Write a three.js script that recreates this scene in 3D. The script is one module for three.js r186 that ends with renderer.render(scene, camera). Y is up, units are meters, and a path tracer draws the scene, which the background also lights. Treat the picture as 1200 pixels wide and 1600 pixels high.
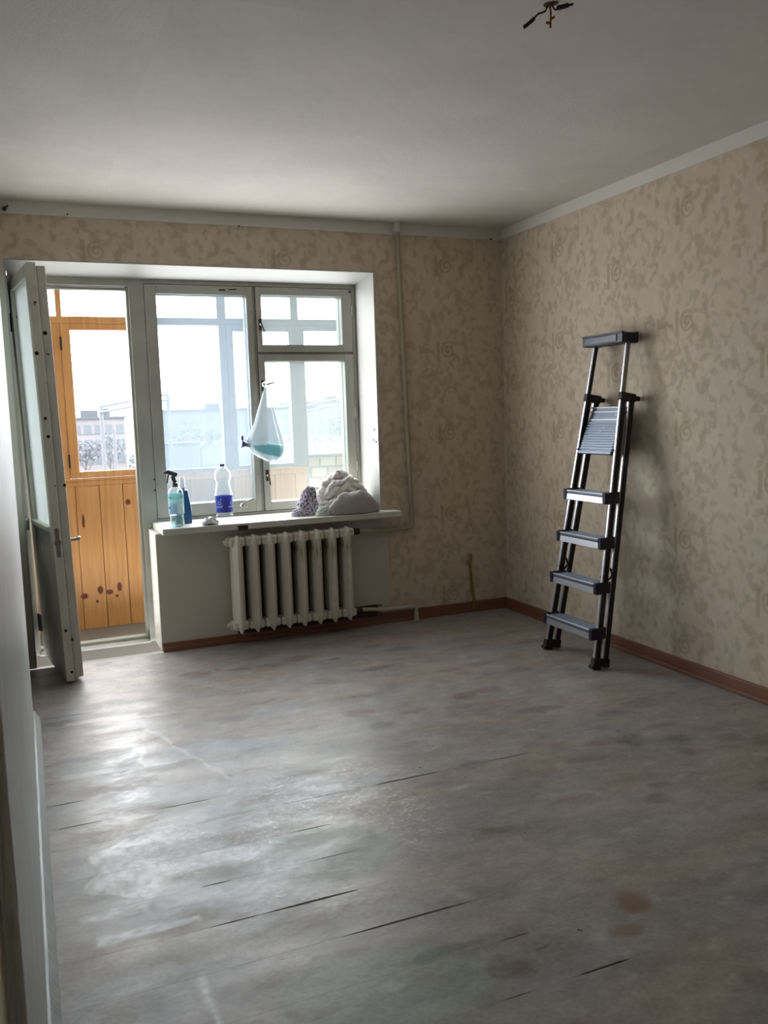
import * as THREE from 'three';
import { RoundedBoxGeometry } from 'three/addons/geometries/RoundedBoxGeometry.js';
import { mergeGeometries } from 'three/addons/utils/BufferGeometryUtils.js';
import { RectAreaLightUniformsLib } from 'three/addons/lights/RectAreaLightUniformsLib.js';
import { ImprovedNoise } from 'three/addons/math/ImprovedNoise.js';

// ---------------------------------------------------------------- camera, sky, exposure
const scene = new THREE.Scene();
const camera = new THREE.PerspectiveCamera(61.405, 0.75, 0.01, 900);
camera.rotation.order = 'YXZ';
camera.position.set(-2.9773, 1.3287, 5.0187);
camera.rotation.set(-0.1126, -0.3945, -0.0319);
const SKY = [1.0, 1.03, 1.08];
{ // overcast sky: brightest at the horizon to light the room, dimmer overhead
  const W = 64, H = 32, d = new Float32Array(W * H * 4);
  for (let j = 0; j < H; j++) {
    const up = Math.sin(((j + 0.5) / H - 0.5) * Math.PI), l = up > 0 ? 1.25 - 0.2 * up : 0.9 + 0.3 * up;
    for (let i = 0; i < W; i++) { const o = (j * W + i) * 4; for (let c = 0; c < 3; c++) d[o + c] = SKY[c] * l; d[o + 3] = 1; }
  }
  const t = new THREE.DataTexture(d, W, H, THREE.RGBAFormat, THREE.FloatType);
  t.mapping = THREE.EquirectangularReflectionMapping; t.magFilter = THREE.LinearFilter; t.needsUpdate = true;
  scene.background = t;
}
const renderer = new THREE.WebGLRenderer({ antialias: true });
renderer.toneMapping = THREE.LinearToneMapping;
renderer.toneMappingExposure = 13.5;
renderer.shadowMap.enabled = true;
RectAreaLightUniformsLib.init();
// area lights added in the two openings to brighten the room beyond the sky
for (const [x, y, w, h, k] of [[-1.6, 1.44, 1.28, 1.36, 0.36], [-2.65, 1.1, 0.6, 1.98, 0.22]]) {
  const l = new THREE.RectAreaLight(new THREE.Color(1.0, 0.99, 1.01), k, w, h);
  l.position.set(x, y, -0.27); l.lookAt(x, y, 5); l.name = 'added_daylight'; scene.add(l);
}

// ---------------------------------------------------------------- helpers
let seedV = 7;
const rnd = () => { seedV = (seedV + 0x6d2b79f5) | 0; let t = Math.imul(seedV ^ (seedV >>> 15), 1 | seedV); t = (t + Math.imul(t ^ (t >>> 7), 61 | t)) ^ t; return ((t ^ (t >>> 14)) >>> 0) / 4294967296; };
const reseed = (s) => { seedV = s; };
const rr = (a, b) => a + (b - a) * rnd();
const PN = new ImprovedNoise();
const noise = (x, y, z = 0) => PN.noise(x, y, z);
const fbm = (x, y, z = 0, o = 4) => { let s = 0, a = 0.5; for (let i = 0; i < o; i++) { s += a * noise(x, y, z + i * 7.3); x *= 2.03; y *= 2.03; a *= 0.5; } return s; };
const clamp = (x, a = 0, b = 1) => Math.min(b, Math.max(a, x));
const sstep = (a, b, x) => { const t = clamp((x - a) / (b - a)); return t * t * (3 - 2 * t); };
const V3 = (x, y, z) => new THREE.Vector3(x, y, z);
const used = new Map();
function numbered(n) { const k = used.get(n) || 0; used.set(n, k + 1); return k ? n + '_' + String(k).padStart(3, '0') : n; }
function shadowed(m) { m.castShadow = true; m.receiveShadow = true; return m; }
function group(name, parent = scene, pos) { const g = new THREE.Group(); g.name = parent === scene ? numbered(name) : name; if (pos) g.position.set(...pos); parent.add(g); return g; }
function mesh(name, geo, mat, parent = scene, label) {
  const g = Array.isArray(geo) ? merge(geo) : geo;
  const m = shadowed(new THREE.Mesh(g, mat)); m.name = parent === scene ? numbered(name) : name; parent.add(m);
  if (label) m.userData.label = label;
  return m;
}
function tag(o, label, category, grp) { o.userData.label = label; o.userData.category = category; if (grp) o.userData.group = grp; return o; }
function structure(o) { o.userData.kind = 'structure'; return o; }
function norm(g) { const n = g.index ? g.toNonIndexed() : g; for (const k of Object.keys(n.attributes)) if (!['position', 'normal', 'uv'].includes(k)) n.deleteAttribute(k); if (!n.attributes.normal) n.computeVertexNormals(); if (!n.attributes.uv) n.setAttribute('uv', new THREE.BufferAttribute(new Float32Array(n.attributes.position.count * 2), 2)); n.clearGroups(); return n; }
function merge(list) { return list.length === 1 ? list[0] : mergeGeometries(list.map(norm)); }
// uv in metres from the dominant direction of every triangle
function metreUV(g0) {
  const g = norm(g0), p = g.attributes.position, uv = new Float32Array(p.count * 2), a = V3(), b = V3(), c = V3();
  for (let i = 0; i < p.count; i += 3) {
    a.fromBufferAttribute(p, i); b.fromBufferAttribute(p, i + 1); c.fromBufferAttribute(p, i + 2);
    const n = b.clone().sub(a).cross(c.clone().sub(a)), ax = Math.abs(n.x), ay = Math.abs(n.y), az = Math.abs(n.z);
    [a, b, c].forEach((v, k) => { const o = (i + k) * 2; if (ay >= ax && ay >= az) { uv[o] = v.x; uv[o + 1] = v.z; } else if (ax >= az) { uv[o] = v.z; uv[o + 1] = v.y; } else { uv[o] = v.x; uv[o + 1] = v.y; } });
  }
  g.setAttribute('uv', new THREE.BufferAttribute(uv, 2));
  return g;
}
// box from two corners, edges rounded by r
function bx(x0, y0, z0, x1, y1, z1, r = 0.002) {
  const w = Math.abs(x1 - x0), h = Math.abs(y1 - y0), d = Math.abs(z1 - z0);
  const g = r > 0 ? new RoundedBoxGeometry(w, h, d, 1, Math.min(r, w * 0.49, h * 0.49, d * 0.49)) : new THREE.BoxGeometry(w, h, d);
  g.translate((x0 + x1) / 2, (y0 + y1) / 2, (z0 + z1) / 2);
  return metreUV(g);
}
// bar from p to q, width wz along side, depth wx
function bar(p, q, w, d, side = V3(0, 0, 1), r = 0.002) {
  const a = V3(...p), b = V3(...q), len = a.distanceTo(b), y = b.clone().sub(a).normalize(), z = side.clone().addScaledVector(y, -side.dot(y)).normalize(), x = y.clone().cross(z);
  const g = r > 0 ? new RoundedBoxGeometry(d, len, w, 1, Math.min(r, d * 0.49, w * 0.49)) : new THREE.BoxGeometry(d, len, w);
  const gg = metreUV(g);
  gg.applyMatrix4(new THREE.Matrix4().makeBasis(x, y, z).setPosition(a.add(b).multiplyScalar(0.5)));
  return gg;
}
function tube(pts, r, seg = 40, rad = 8, tension = 0.5) {
  const c = new THREE.CatmullRomCurve3(pts.map((p) => V3(...p)), false, 'catmullrom', tension);
  const g = new THREE.TubeGeometry(c, seg, r, rad, false);
  const cap = (u, s) => { const q = c.getPoint(u), t = c.getTangent(u).multiplyScalar(s), k = new THREE.CircleGeometry(r, rad); k.lookAt(t); k.translate(q.x, q.y, q.z); return k; };
  return mergeGeometries([norm(g), norm(cap(0, -1)), norm(cap(1, 1))]);
}
function cyl(p, q, r0, r1 = r0, seg = 16) {
  const a = V3(...p), b = V3(...q), g = new THREE.CylinderGeometry(r1, r0, a.distanceTo(b), seg);
  g.applyQuaternion(new THREE.Quaternion().setFromUnitVectors(V3(0, 1, 0), b.clone().sub(a).normalize()));
  const m = a.add(b).multiplyScalar(0.5); g.translate(m.x, m.y, m.z);
  return norm(g);
}
const lathe = (pts, seg = 28) => new THREE.LatheGeometry(pts.map((p) => new THREE.Vector2(p[0], p[1])), seg);
const at = (g, x, y, z) => { g.translate(x, y, z); return g; };
function moved(g, { p = [0, 0, 0], r = [0, 0, 0], s = [1, 1, 1] } = {}) { g.applyMatrix4(new THREE.Matrix4().compose(V3(...p), new THREE.Quaternion().setFromEuler(new THREE.Euler(...r)), V3(...s))); return g; }

// ---------------------------------------------------------------- textures
function canvas(w, h) { const c = document.createElement('canvas'); c.width = w; c.height = h; return c; }
function texOf(c, srgb = true, rx = 1, ry = 1) {
  const t = new THREE.CanvasTexture(c); t.wrapS = t.wrapT = THREE.RepeatWrapping; t.repeat.set(rx, ry); if (srgb) t.colorSpace = THREE.SRGBColorSpace; t.anisotropy = 8; return t;
}
// per-pixel texture; f(u, v) with v upwards returns [r, g, b] in 0..255
function pixels(w, h, f, srgb = true, rx = 1, ry = 1) {
  const d = new Uint8Array(w * h * 4);
  for (let j = 0; j < h; j++) for (let i = 0; i < w; i++) { const k = f((i + 0.5) / w, (j + 0.5) / h), o = (j * w + i) * 4; d[o] = clamp(k[0], 0, 255); d[o + 1] = clamp(k[1], 0, 255); d[o + 2] = clamp(k[2], 0, 255); d[o + 3] = 255; }
  const t = new THREE.DataTexture(d, w, h, THREE.RGBAFormat); t.magFilter = THREE.LinearFilter; t.minFilter = THREE.LinearFilter; t.wrapS = t.wrapT = THREE.RepeatWrapping; t.repeat.set(rx, ry); if (srgb) t.colorSpace = THREE.SRGBColorSpace; t.needsUpdate = true; return t;
}
// wallpaper, 1.06 m square repeat: brushed leaf strokes, square spirals and upright dashes
reseed(11);
const paperStrokes = [];
for (let i = 0; i < 620; i++) paperStrokes.push({ x: rnd() * 1024, y: rnd() * 1024, l: rr(36, 96), w: rr(26, 56), a: (rnd() < 0.75 ? Math.PI / 2 : 0) + rr(-0.7, 0.7), k: rr(-1, 1), t: rnd(), q: rnd() });
function paper(bump) {
  const S = 1024, c = canvas(S, S), g = c.getContext('2d');
  g.fillStyle = bump ? '#808080' : 'rgb(202,188,168)'; g.fillRect(0, 0, S, S);
  const dark = ['rgba(174,158,136,0.55)', 'rgba(178,162,140,0.5)', 'rgba(172,158,136,0.5)', 'rgba(181,166,145,0.58)'], light = 'rgba(208,194,175,0.8)';
  const each = (x, y, f) => { for (const dx of [-S, 0, S]) for (const dy of [-S, 0, S]) if (x + dx > -140 && x + dx < S + 140 && y + dy > -140 && y + dy < S + 140) { g.save(); g.translate(x + dx, y + dy); f(); g.restore(); } };
  for (const s of paperStrokes) each(s.x, s.y, () => {
    g.rotate(s.a); g.fillStyle = g.strokeStyle = bump ? (s.t < 0.62 ? '#6c6c6c' : '#969696') : s.t < 0.62 ? dark[(s.t * 97 | 0) % 4] : light;
    const h = s.l / 2, w = s.w / 2;
    g.beginPath();
    if (s.q < 0.5) { g.lineWidth = w * 1.1; g.lineCap = 'round'; g.arc(0, h * (0.6 + s.k * 0.2), h * 0.9, -2.5 + s.k * 0.4, -0.5 + s.k * 0.5); g.stroke(); return; } // comma
    if (s.q < 0.82) { g.moveTo(-h, 0); g.bezierCurveTo(-h * 0.4, -w * 1.5, h * 0.5, -w * 1.2, h, s.k * 8); g.bezierCurveTo(h * 0.3, w * 0.6, -h * 0.5, w * 0.7, -h, 0); } // leaf
    else { g.moveTo(-h * 0.7, w); g.quadraticCurveTo(-h * 0.2, -w * 1.2, h * 0.7, -w); g.quadraticCurveTo(h * 0.3, 0, h * 0.4, w); g.closePath(); } // wedge
    g.fill();
  });
  for (let k = 0; k < 4; k++) each((k % 2) * 512 + 110, (k % 2) * 300 + (k >> 1) * 512 + 80, () => {
    g.strokeStyle = bump ? '#707070' : 'rgba(163,146,120,0.55)'; g.lineWidth = 24; g.lineCap = 'butt';
    g.beginPath(); g.moveTo(-58, -56); g.quadraticCurveTo(-64, 10, -56, 70); g.stroke();
    g.lineWidth = 13; g.beginPath(); for (let i = 0; i <= 60; i++) { const a = i * 0.19, r = 5 + i * 0.75; g.lineTo(10 + Math.cos(a) * r, 2 + Math.sin(a) * r * 1.05); } g.stroke();
  });
  return c;
}
// soften the printed strokes: draw small, then large again
function soften(c, k) { const S = c.width, m = canvas(S / k, S / k), o = canvas(S, S); const a = m.getContext('2d'), b = o.getContext('2d'); a.imageSmoothingEnabled = b.imageSmoothingEnabled = true; a.drawImage(c, 0, 0, S / k, S / k); b.drawImage(m, 0, 0, S, S); return o; }
const paperMap = texOf(soften(paper(false), 8), true, 1 / 1.06, 1 / 1.06), paperBump = texOf(soften(paper(true), 4), false, 1 / 1.06, 1 / 1.06);
const fineBump = pixels(512, 512, (u, v) => { const n = 128 + 150 * fbm(u * 40, v * 40, 1, 4); return [n, n, n]; }, false, 2, 2);
const brushBump = pixels(512, 512, (u, v) => { const n = 128 + 120 * fbm(u * 60, v * 5, 4, 3); return [n, n, n]; }, false, 3, 3);
const plasterMap = pixels(768, 768, (u, v) => { const n = fbm(u * 5, v * 5, 3, 5) * 26 + fbm(u * 50, v * 50, 9, 2) * 8; return [211 + n * 0.6, 206 + n * 0.6, 198 + n * 0.55]; }, true, 0.4, 0.4);
const enamelMap = pixels(512, 512, (u, v) => { const n = fbm(u * 6, v * 6, 13, 5) * 22, s = sstep(0.4, 0.5, fbm(u * 30, v * 30, 21, 3)) * 40; return [206 + n - s, 208 + n - s * 1.05, 200 + n - s * 1.2]; }, true, 1, 1);
// door edge: old enamel knocked off down to rusty brown wood in small chips
const chipMap = pixels(512, 1024, (u, v) => {
  const n = fbm(u * 4, v * 12, 33, 4) * 24, chip = sstep(0.36, 0.4, fbm(u * 14, v * 40, 41, 4)), rim = sstep(0.31, 0.36, fbm(u * 14, v * 40, 41, 4)) * (1 - chip);
  return [194 + n - chip * 130 + rim * 10, 193 + n - chip * 150 + rim * 6, 182 + n - chip * 155];
}, true, 2, 0.5);
const streakMap = pixels(512, 512, (u, v) => { const n = fbm(u * 90, v * 5, 37, 3) * 34 + fbm(u * 7, v * 7, 38, 4) * 22; return [232 + n, 234 + n, 234 + n]; }, true, 1.2, 1.2);
const jambMap = pixels(512, 512, (u, v) => { const n = fbm(u * 5, v * 5, 35, 4) * 30, c = sstep(0.27, 0.31, fbm(u * 11, v * 9, 44, 3)); return [186 + n - c * 110, 178 + n - c * 140, 140 + n - c * 115]; }, true, 1, 1);
// pine, with u across the boards and v along the grain; knots sit where the photo shows them on the balcony boards
const KNOTS = [[-2.315, 0.775, 0.018, 0.022], [-2.648, 0.135, 0.026, 0.02], [-2.54, 0.168, 0.02, 0.03], [-2.478, 0.148, 0.026, 0.018], [-2.41, 0.178, 0.016, 0.034], [-2.565, 0.09, 0.01, 0.012], [-2.43, 0.115, 0.01, 0.01], [-2.62, 0.66, 0.01, 0.05], [-1.83, 0.7, 0.016, 0.02], [-1.2, 0.5, 0.02, 0.02]];
function pineRGB(x, y, seedz) {
  let k = 0, warp = 0;
  for (const q of KNOTS) { const dx = (x - q[0]) / q[2], dy = (y - q[1]) / q[3], r = Math.hypot(dx, dy) + 0.25 * noise(x * 120, y * 120, 4); k = Math.max(k, 1 - sstep(0.7, 1.15, r)); warp += Math.sign(dx) * 0.02 * Math.exp(-r * 0.45); }
  const g = fbm((x + warp) * 46, y * 1.6, seedz, 3), f = fbm(x * 320, y * 7, seedz + 5, 2), b = fbm(x * 3, y * 1.2, seedz + 9, 2);
  const t = clamp(0.5 + g * 0.9 + f * 0.4);
  let r = 226 - t * 24 + b * 20, gg = 172 - t * 34 + b * 22, bb = 110 - t * 32 + b * 18;
  return [r + (112 - r) * k, gg + (50 - gg) * k, bb + (20 - bb) * k];
}
const PX0 = -3.3, PXW = 3.4, PY0 = -0.2, PYH = 2.7;
const pineMap = pixels(1536, 1024, (u, v) => pineRGB(PX0 + u * PXW, PY0 + v * PYH, 60), true, 1 / PXW, 1 / PYH);
pineMap.offset.set(-PX0 / PXW, -PY0 / PYH);
// floor paint: x -3.05..0, z 0..4.4; worn grey-brown enamel with scuffs, whitewash marks and dark stains
const FW = 3.05, FL = 4.4;
const BLOTS = []; reseed(5);
for (let i = 0; i < 260; i++) BLOTS.push([rr(-3.05, 0), rr(0, 4.4), rr(0.03, 0.13), rr(0.02, 0.055), rr(-1.25, 0.3), rnd()]);
const inQuad = (x, z, q) => { let s = 1; for (let i = 0; i < 4; i++) { const a = q[i], b = q[(i + 1) % 4]; s = Math.min(s, ((b[0] - a[0]) * (z - a[1]) - (b[1] - a[1]) * (x - a[0])) / Math.hypot(b[0] - a[0], b[1] - a[1])); } return s; };
const QUADS = [ // whitewash strips; corners run so that inside is positive
  [[-2.935, 2.655], [-2.735, 2.655], [-2.74, 2.725], [-2.925, 2.7]], [[-2.9, 2.765], [-2.62, 2.775], [-2.615, 2.825], [-2.9, 2.825]],
  [[-2.69, 3.04], [-2.655, 3.04], [-2.645, 3.4], [-2.68, 3.4]], [[-2.636, 1.5], [-2.6, 1.5], [-2.6, 1.69], [-2.636, 1.69]], [[-2.636, 1.665], [-2.5, 1.665], [-2.5, 1.7], [-2.636, 1.7]], [[-2.95, 1.62], [-2.72, 1.62], [-2.72, 1.68], [-2.95, 1.68]],
  [[-2.9, 1.0], [-2.55, 1.0], [-2.55, 1.07], [-2.9, 1.07]], [[-2.6, 1.2], [-2.56, 1.2], [-2.33, 1.95], [-2.37, 1.95]]];
const QA = [0.5, 0.75, 0.6, 0.65, 0.7, 0.25, 0.35, 0.3];
const SMOOTH = [[-2.2, 2.62, 0.24, 0.2], [-2.42, 2.26, 0.12, 0.1], [-2.5, 2.6, 0.08, 0.09], [-2.3, 3.3, 0.3, 0.2]];
const floorMap = pixels(1420, 2048, (u, v) => {
  const x = -FW + u * FW, z = v * FL, wx = x + 0.03 * noise(x * 9, z * 9, 2), wz = z + 0.03 * noise(x * 9, z * 9, 8);
  const t = fbm(x * 1.3, z * 2.2, 50, 4) * 22 + fbm(x * 5, z * 9, 51, 4) * 22 + fbm(x * 15, z * 24, 55, 3) * 20 + fbm(x * 70, z * 90, 52, 2) * 20;
  const warm = fbm(x * 2.2, z * 4, 53, 3) * 16;
  let r = 149 + t + warm, g = 143 + t, b = 138 + t - warm;
  for (const q of BLOTS) { const dx = (wx - q[0]) / q[2], dz = (wz - q[1]) / q[3], rr2 = dx * dx + dz * dz; if (rr2 < 1.6) { const a = (1 - sstep(0.15, 1.5, rr2 + 0.5 * noise(x * 40, z * 40, 6))) * q[4] * 18; r += a; g += a * (q[5] < 0.2 ? 1.25 : 1.02); b += a * (q[5] < 0.2 ? 1.3 : 1); } }
  // crackled whitewash worn through around the middle of the near floor
  const zone = sstep(0.2, 1, 1.2 - Math.hypot((x + 2.2) / 0.62, (z - 2.4) / 0.62) + 0.7 * noise(x * 4, z * 4, 70));
  let smooth = 0; for (const q of SMOOTH) smooth = Math.max(smooth, 1 - sstep(0.75, 1.05, Math.hypot((wx - q[0]) / q[2], (wz - q[1]) / q[3])));
  const crack = (0.4 * sstep(-0.1, 0.4, fbm(x * 30, z * 38, 71, 4)) + 0.8 * sstep(0.08, 0.34, fbm(x * 60, z * 70, 73, 3))) * zone * (1 - smooth);
  r += crack * 60 - smooth * 12; g += crack * 61 - smooth * 4; b += crack * 66 - smooth * 10;
  // whitewash marks
  let w = 0;
  QUADS.forEach((q, i) => { w = Math.max(w, sstep(0, 0.02, inQuad(wx, wz * 0.3 + z * 0.7, q)) * QA[i] * 1.5 * clamp(0.75 + 0.9 * fbm(x * 30, z * 60, 72, 3))); });
  const o1 = Math.hypot((wx + 2.775) / 0.115, (wz - 2.37) / 0.1), o2 = Math.hypot((wx + 2.77) / 0.125, (wz - 2.51) / 0.1), sc = clamp(0.75 + 1.3 * fbm(x * 30, z * 26, 74, 4));
  w = Math.max(w, (1 - sstep(0.9, 1.05, o1)) * 0.7 * sc, (1 - sstep(0.9, 1.05, o2)) * 0.9 * sc);
  w = Math.max(w, sstep(0.18, 0.5, fbm(x * 9, z * 16, 75, 5)) * 0.22);
  w = clamp(w, 0, 0.95);
  r += (226 - r) * w; g += (228 - g) * w; b += (229 - b) * w;
  // rusty and dark spots
  const spot = (cx, cz, a, c, R, G, B, k) => { const m = (1 - sstep(0.4, 1.1, Math.hypot((wx - cx) / a, (wz - cz) / c))) * k; r += (R - r) * m; g += (G - g) * m; b += (B - b) * m; };
  spot(-1.55, 3.24, 0.07, 0.05, 112, 82, 62, 0.6); spot(-1.64, 3.34, 0.05, 0.03, 116, 88, 68, 0.5); spot(-2.31, 2.68, 0.03, 0.02, 80, 76, 72, 0.7); spot(-1.46, 0.62, 0.05, 0.012, 60, 34, 22, 0.9);
  spot(-2.2, 1.3, 0.1, 0.05, 104, 92, 84, 0.4); spot(-0.35, 2.55, 0.1, 0.06, 96, 88, 74, 0.5); spot(-1.0, 2.7, 0.06, 0.04, 96, 90, 80, 0.45); spot(-2.45, 1.15, 0.14, 0.05, 112, 100, 94, 0.5);
  const dot = sstep(0.47, 0.5, fbm(x * 26, z * 26, 77, 2)) * 70;
  return [r - dot, g - dot, b - dot];
}, true, 1 / FW, 1 / FL);
const floorRough = pixels(710, 1024, (u, v) => { const x = -FW + u * FW, z = v * FL; const n = 108 + 70 * fbm(x * 4, z * 9, 80, 4) + 40 * fbm(x * 40, z * 50, 81, 2); return [n, n, n]; }, false, 1 / FW, 1 / FL);
const floorBump = pixels(710, 1024, (u, v) => { const x = -FW + u * FW, z = v * FL; const n = 128 + 110 * fbm(x * 5, z * 16, 84, 4) + 60 * fbm(x * 70, z * 90, 85, 2); return [n, n, n]; }, false, 1 / FW, 1 / FL);

// ---------------------------------------------------------------- materials
const S = (o) => new THREE.MeshStandardMaterial(o), P = (o) => new THREE.MeshPhysicalMaterial(o);
const M = {
  paper: S({ map: paperMap, bumpMap: paperBump, bumpScale: 0.0012, roughness: 0.75 }),
  ceiling: S({ map: plasterMap, bumpMap: fineBump, bumpScale: 0.0012, roughness: 0.9 }),
  whitewash: S({ color: '#d9d6cd', bumpMap: fineBump, bumpScale: 0.0015, roughness: 0.85 }),
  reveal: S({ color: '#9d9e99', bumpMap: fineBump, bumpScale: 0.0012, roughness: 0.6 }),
  parapet: S({ color: '#c2bfb4', bumpMap: fineBump, bumpScale: 0.0014, roughness: 0.55 }),
  enamel: S({ map: enamelMap, color: '#d3d1cc', bumpMap: brushBump, bumpScale: 0.0006, roughness: 0.45 }),
  sill: S({ map: enamelMap, bumpMap: brushBump, bumpScale: 0.0006, roughness: 0.4 }),
  chipped: S({ map: chipMap, bumpMap: brushBump, bumpScale: 0.0008, roughness: 0.5 }),
  leftWall: S({ map: streakMap, color: '#bfc3c3', bumpMap: brushBump, bumpScale: 0.004, roughness: 0.45 }),
  jamb: S({ map: jambMap, color: '#ffffff', roughness: 0.4 }),
  base: S({ color: '#7b523d', bumpMap: brushBump, bumpScale: 0.0006, roughness: 0.42 }),
  floor: S({ map: floorMap, roughnessMap: floorRough, roughness: 1, bumpMap: floorBump, bumpScale: 0.0012 }),
  nearBlack: S({ color: '#1c1613', roughness: 0.95 }),
  pine: S({ map: pineMap, roughness: 0.45 }),
  glass: P({ color: '#f2f7f5', transmission: 0.96, roughness: 0.28, thickness: 0, ior: 1.5 }),
  glassDusty: P({ color: '#e6edf2', transmission: 0.94, roughness: 0.36, thickness: 0, ior: 1.5 }),
  glassMilky: P({ color: '#dfe8ea', transmission: 0.75, roughness: 0.85, thickness: 0, ior: 1.5 }),
  glassClear: P({ color: '#f6faf9', transmission: 0.98, roughness: 0.12, thickness: 0, ior: 1.5 }),
  iron: S({ color: '#d2cdc0', bumpMap: fineBump, bumpScale: 0.0012, roughness: 0.48 }),
  pipe: S({ color: '#a59a86', bumpMap: fineBump, bumpScale: 0.0008, roughness: 0.6 }),
  pipeWhite: S({ color: '#bab4a8', roughness: 0.6 }),
  alu: S({ color: '#bcbfc7', metalness: 0.85, roughness: 0.38 }),
  aluShaded: S({ color: '#1d1e24', metalness: 0.3, roughness: 0.5 }),  // near black: shade on the rail sides put into the colour
  step: S({ color: '#7f8896', metalness: 0.7, roughness: 0.42 }),
  navy: S({ color: '#141731', roughness: 0.45 }),
  navyLight: S({ color: '#3c425c', roughness: 0.4 }),
  rubber: S({ color: '#141318', roughness: 0.6 }),
  steel: S({ color: '#8d8a84', metalness: 0.8, roughness: 0.4 }),
  darkMetal: S({ color: '#3a3632', metalness: 0.5, roughness: 0.5 }),
  hazeBoard: S({ map: pineMap, color: '#b9bccb', roughness: 0.5 }),  // pine tinted pale lilac, the haze of the pane put into the colour
  hazeGrey: S({ color: '#7d8696', bumpMap: brushBump, bumpScale: 0.0006, roughness: 0.5 }),  // pine members greyed, backlight and haze put into the colour
  concrete: S({ color: '#8f8a84', bumpMap: fineBump, bumpScale: 0.002, roughness: 0.9 }),
  brick: S({ color: '#c9bdb4', bumpMap: fineBump, bumpScale: 0.003, roughness: 0.9 }),
  brick2: S({ color: '#bcaea6', bumpMap: fineBump, bumpScale: 0.003, roughness: 0.9 }),
  wireYellow: S({ color: '#8d7628', roughness: 0.5 }),
  tape: S({ color: '#131110', roughness: 0.6 }),
  copper: S({ color: '#9a6238', metalness: 0.8, roughness: 0.4 }),
};

// ================================================================= the room
// ---- floor: painted boards across the room, some joints open
{
  const floor = structure(group('floor'));
  mesh('subfloor', bx(-3.3, -0.16, -0.02, 0.02, -0.045, 5.75, 0), M.nearBlack, floor);
  const cracks = [[0.911, -3.0, -2.748, 5], [1.887, -3.0, -2.86, 5], [2.082, -2.965, -2.81, 4], [2.082, -2.626, -2.44, 4], [2.238, -2.25, -1.99, 2.2], [2.238, -1.904, -1.621, 7.5], [2.238, -1.44, -1.225, 5], [2.45, -2.25, -2.13, 4], [2.648, -2.6, -2.505, 4], [2.648, -2.28, -2.12, 2.5], [2.856, -2.62, -2.47, 4], [2.856, -2.47, -2.185, 8], [3.046, -2.32, -1.92, 6], [3.236, -1.955, -1.87, 4], [3.431, -1.86, -1.7, 6], [3.431, -2.06, -1.985, 3], [1.69, -2.99, -2.955, 4], [1.4975, -2.99, -2.96, 3]];
  const joints = [0.02]; for (let z = 0.14; z < 5.72; z += 0.195) { const near = cracks.find((c) => Math.abs(c[0] - z) < 0.075); joints.push(near ? near[0] : z); }
  joints.push(5.74);
  const gapAt = (j, x) => { let g = 0.00003; for (const c of cracks) if (c[0] === j && x > c[1] && x < c[2]) { const t = (x - c[1]) / (c[2] - c[1]); g = Math.max(g, c[3] * 0.0005 * Math.sin(Math.PI * t) ** 0.6 * (0.8 + 0.35 * noise(x * 30, j, 3))); } return g; };
  for (let k = 0; k + 1 < joints.length; k++) {
    const z0 = joints[k], z1 = joints[k + 1], xs = new Set([-3.25, -0.002]);
    for (const c of cracks) if (c[0] === z0 || c[0] === z1) for (let i = 0; i <= 8; i++) xs.add(+(c[1] + (c[2] - c[1]) * i / 8).toFixed(4));
    const X = [...xs].sort((a, b) => a - b), pos = [], uv = [], idx = [], ch = 0.0002;
    for (const x of X) {
      const ga = gapAt(z0, x), gb = gapAt(z1, x), a = z0 + ga, b = z1 - gb, ca = ch + Math.min(0.0012, ga * 0.6), cb = ch + Math.min(0.0012, gb * 0.6);
      for (const [z, y] of [[a, -0.045], [a, -ca], [a + ca, 0], [b - cb, 0], [b, -cb], [b, -0.045]]) { pos.push(x, y, z); uv.push(x, z); }
    }
    for (let i = 0; i + 1 < X.length; i++) for (let j = 0; j < 5; j++) { const a = i * 6 + j, b = a + 6; idx.push(a, a + 1, b, a + 1, b + 1, b); }
    const g = new THREE.BufferGeometry(); g.setAttribute('position', new THREE.Float32BufferAttribute(pos, 3)); g.setAttribute('uv', new THREE.Float32BufferAttribute(uv, 2)); g.setIndex(idx);
    const n = g.toNonIndexed(); n.computeVertexNormals();
    mesh('plank', n, M.floor, floor);
  }
}
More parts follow.
